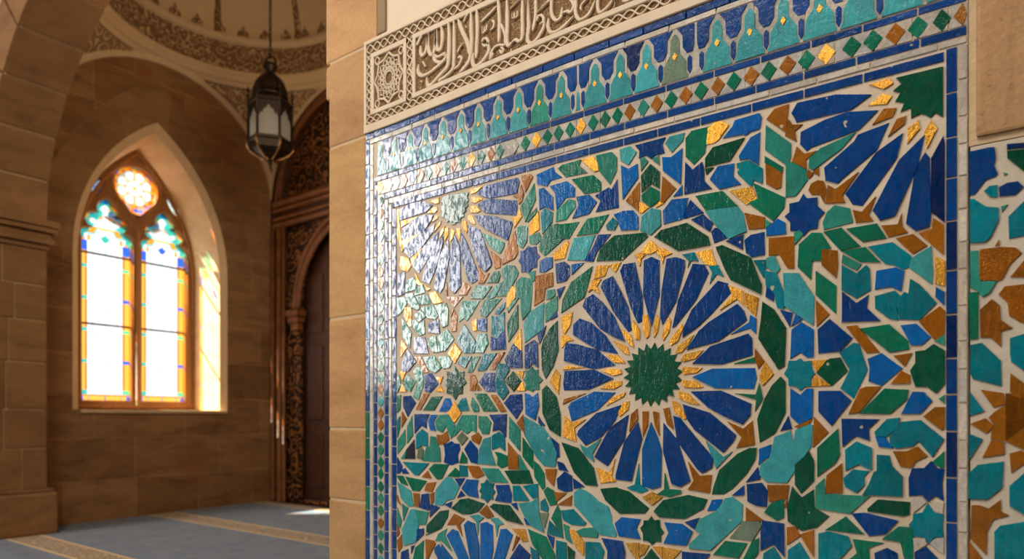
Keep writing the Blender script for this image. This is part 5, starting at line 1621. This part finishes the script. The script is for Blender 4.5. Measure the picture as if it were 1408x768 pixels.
# carved star medallion in the square end field
st=MB(); mx=(xs[3]+xs[4])/2; mz=(zc1(xs[3])+.026+ztg(xs[3]))/2; rw=(xs[4]-xs[3])/2*.96; rh=(ztg(0)-zc1(xs[3])-.026)/2*.97
def E(a,r): return (mx+rw*r*math.cos(a),mz+rh*r*math.sin(a))
for k in range(8):
    a=2*PI*k/8+PI/8
    ribbon(st,[E(a-PI/8,1.0),E(a-PI/16,.88),E(a,.84),E(a+PI/16,.88),E(a+PI/8,1.0)],.010,.012,False)
for lay,(r0,r1) in enumerate(((.24,.40),(.40,.58),(.58,.80))):
    nn=16
    for k in range(nn):
        a=2*PI*(k+.5*(lay%2))/nn; d=PI/nn
        ribbon(st,[E(a-d,(r0+r1)/2),E(a,r0),E(a+d,(r0+r1)/2)],.0055,.009,False,3)
        ribbon(st,[E(a-d,(r0+r1)/2),E(a,r1),E(a+d,(r0+r1)/2)],.0055,.009,False,3)
for (sx,sz) in ((-1,-1),(1,-1),(-1,1),(1,1)):
    cx0,cz0=mx+sx*rw*.84,mz+sz*rh*.86
    ribbon(st,[(cx0-.018,cz0),(cx0,cz0+.02),(cx0+.018,cz0),(cx0,cz0-.02),(cx0-.016,cz0)],.007,.009,False)
st.build('star_medallion',M['relief'],fz,label='carved eight lobed star')
# little pointed lobe at the start of the inscription
lob=MB(); xl=xs[7]; zl=mz
ribbon(lob,[(xs[6]+.004,zl+.05),(xs[6]-.012,zl+.015),(xs[6]-.026,zl),(xs[6]-.012,zl-.015),(xs[6]+.004,zl-.05)],.012,.0125,False); lob.build('frame_cusp',M['relief'],fz)

# ------------------------------------------------------------------ camera, lights
cam=bpy.data.cameras.new('camera'); co=bpy.data.objects.new('camera',cam); C.objects.link(co)
cam.sensor_width=36; cam.sensor_fit='HORIZONTAL'; cam.lens=906.0/1408*36
cam.shift_y=(573-384)/1408
co.location=(0,0,1.4)
fwd=Vector((-.5812,.8137,0)); co.rotation_euler=fwd.to_track_quat('-Z','Y').to_euler()
cam.clip_start=.05; cam.dof.use_dof=True; cam.dof.focus_distance=2.62; cam.dof.aperture_fstop=1.5
bpy.context.scene.camera=co

def area_light(name,loc,target,sx,sy,power,col,spread=PI):
    l=bpy.data.lights.new(name,'AREA'); l.shape='RECTANGLE'; l.size=sx; l.size_y=sy; l.energy=power; l.color=col; l.spread=spread
    o=bpy.data.objects.new(name,l); C.objects.link(o); o.location=loc
    o.rotation_euler=(Vector(target)-Vector(loc)).to_track_quat('-Z','Y').to_euler(); return o
# sky glow outside the stained window
area_light('daylight_outside_window',(-12.2,4.6,3.7),(-9,4.6,3.4),5.5,6.0,210,(1.0,.95,.88))
# tall hall window to the viewer's left: it is what the glaze mirrors
area_light('hall_window_daylight',(-9.8,-4.5,4.5),(-1.5,2.0,1.6),3.3,4.8,610,(1.0,.96,.91))
# unseen fill light added high in the hall, above and behind the viewer
area_light('hall_fill_light',(-1.6,-1.6,7.3),(-1.2,2.4,1.6),5.0,2.2,310,(1.0,.93,.84))
area_light('bay_fill_light',(-5.2,4.3,5.3),(-9.2,5.3,6.2),1.4,1.4,44,(1.0,.80,.54))  # added fill to brighten the dome and bay; no lamp hangs there
pl_=bpy.data.lights.new('lantern_flame','POINT'); pl_.energy=.7; pl_.color=(1,.72,.4); pl_.shadow_soft_size=.05
po_=bpy.data.objects.new('lantern_flame',pl_); C.objects.link(po_); po_.location=(LX-.05,LY-.03,5.13)
sun=bpy.data.lights.new('sun','SUN'); sun.energy=27; sun.angle=.012; sun.color=(1.0,.92,.78)
so=bpy.data.objects.new('sun',sun); C.objects.link(so); so.rotation_euler=Vector((1.5,1.0,-1.45)).to_track_quat('-Z','Y').to_euler(); so.location=(-14,2,8)
wd_=bpy.data.worlds.new('sky'); bpy.context.scene.world=wd_; wd_.use_nodes=True
bg=wd_.node_tree.nodes['Background']; bg.inputs[0].default_value=(.85,.9,1,1); bg.inputs[1].default_value=1.0
vs=bpy.context.scene.view_settings; vs.view_transform='Standard'; vs.look='None'; vs.exposure=0.0
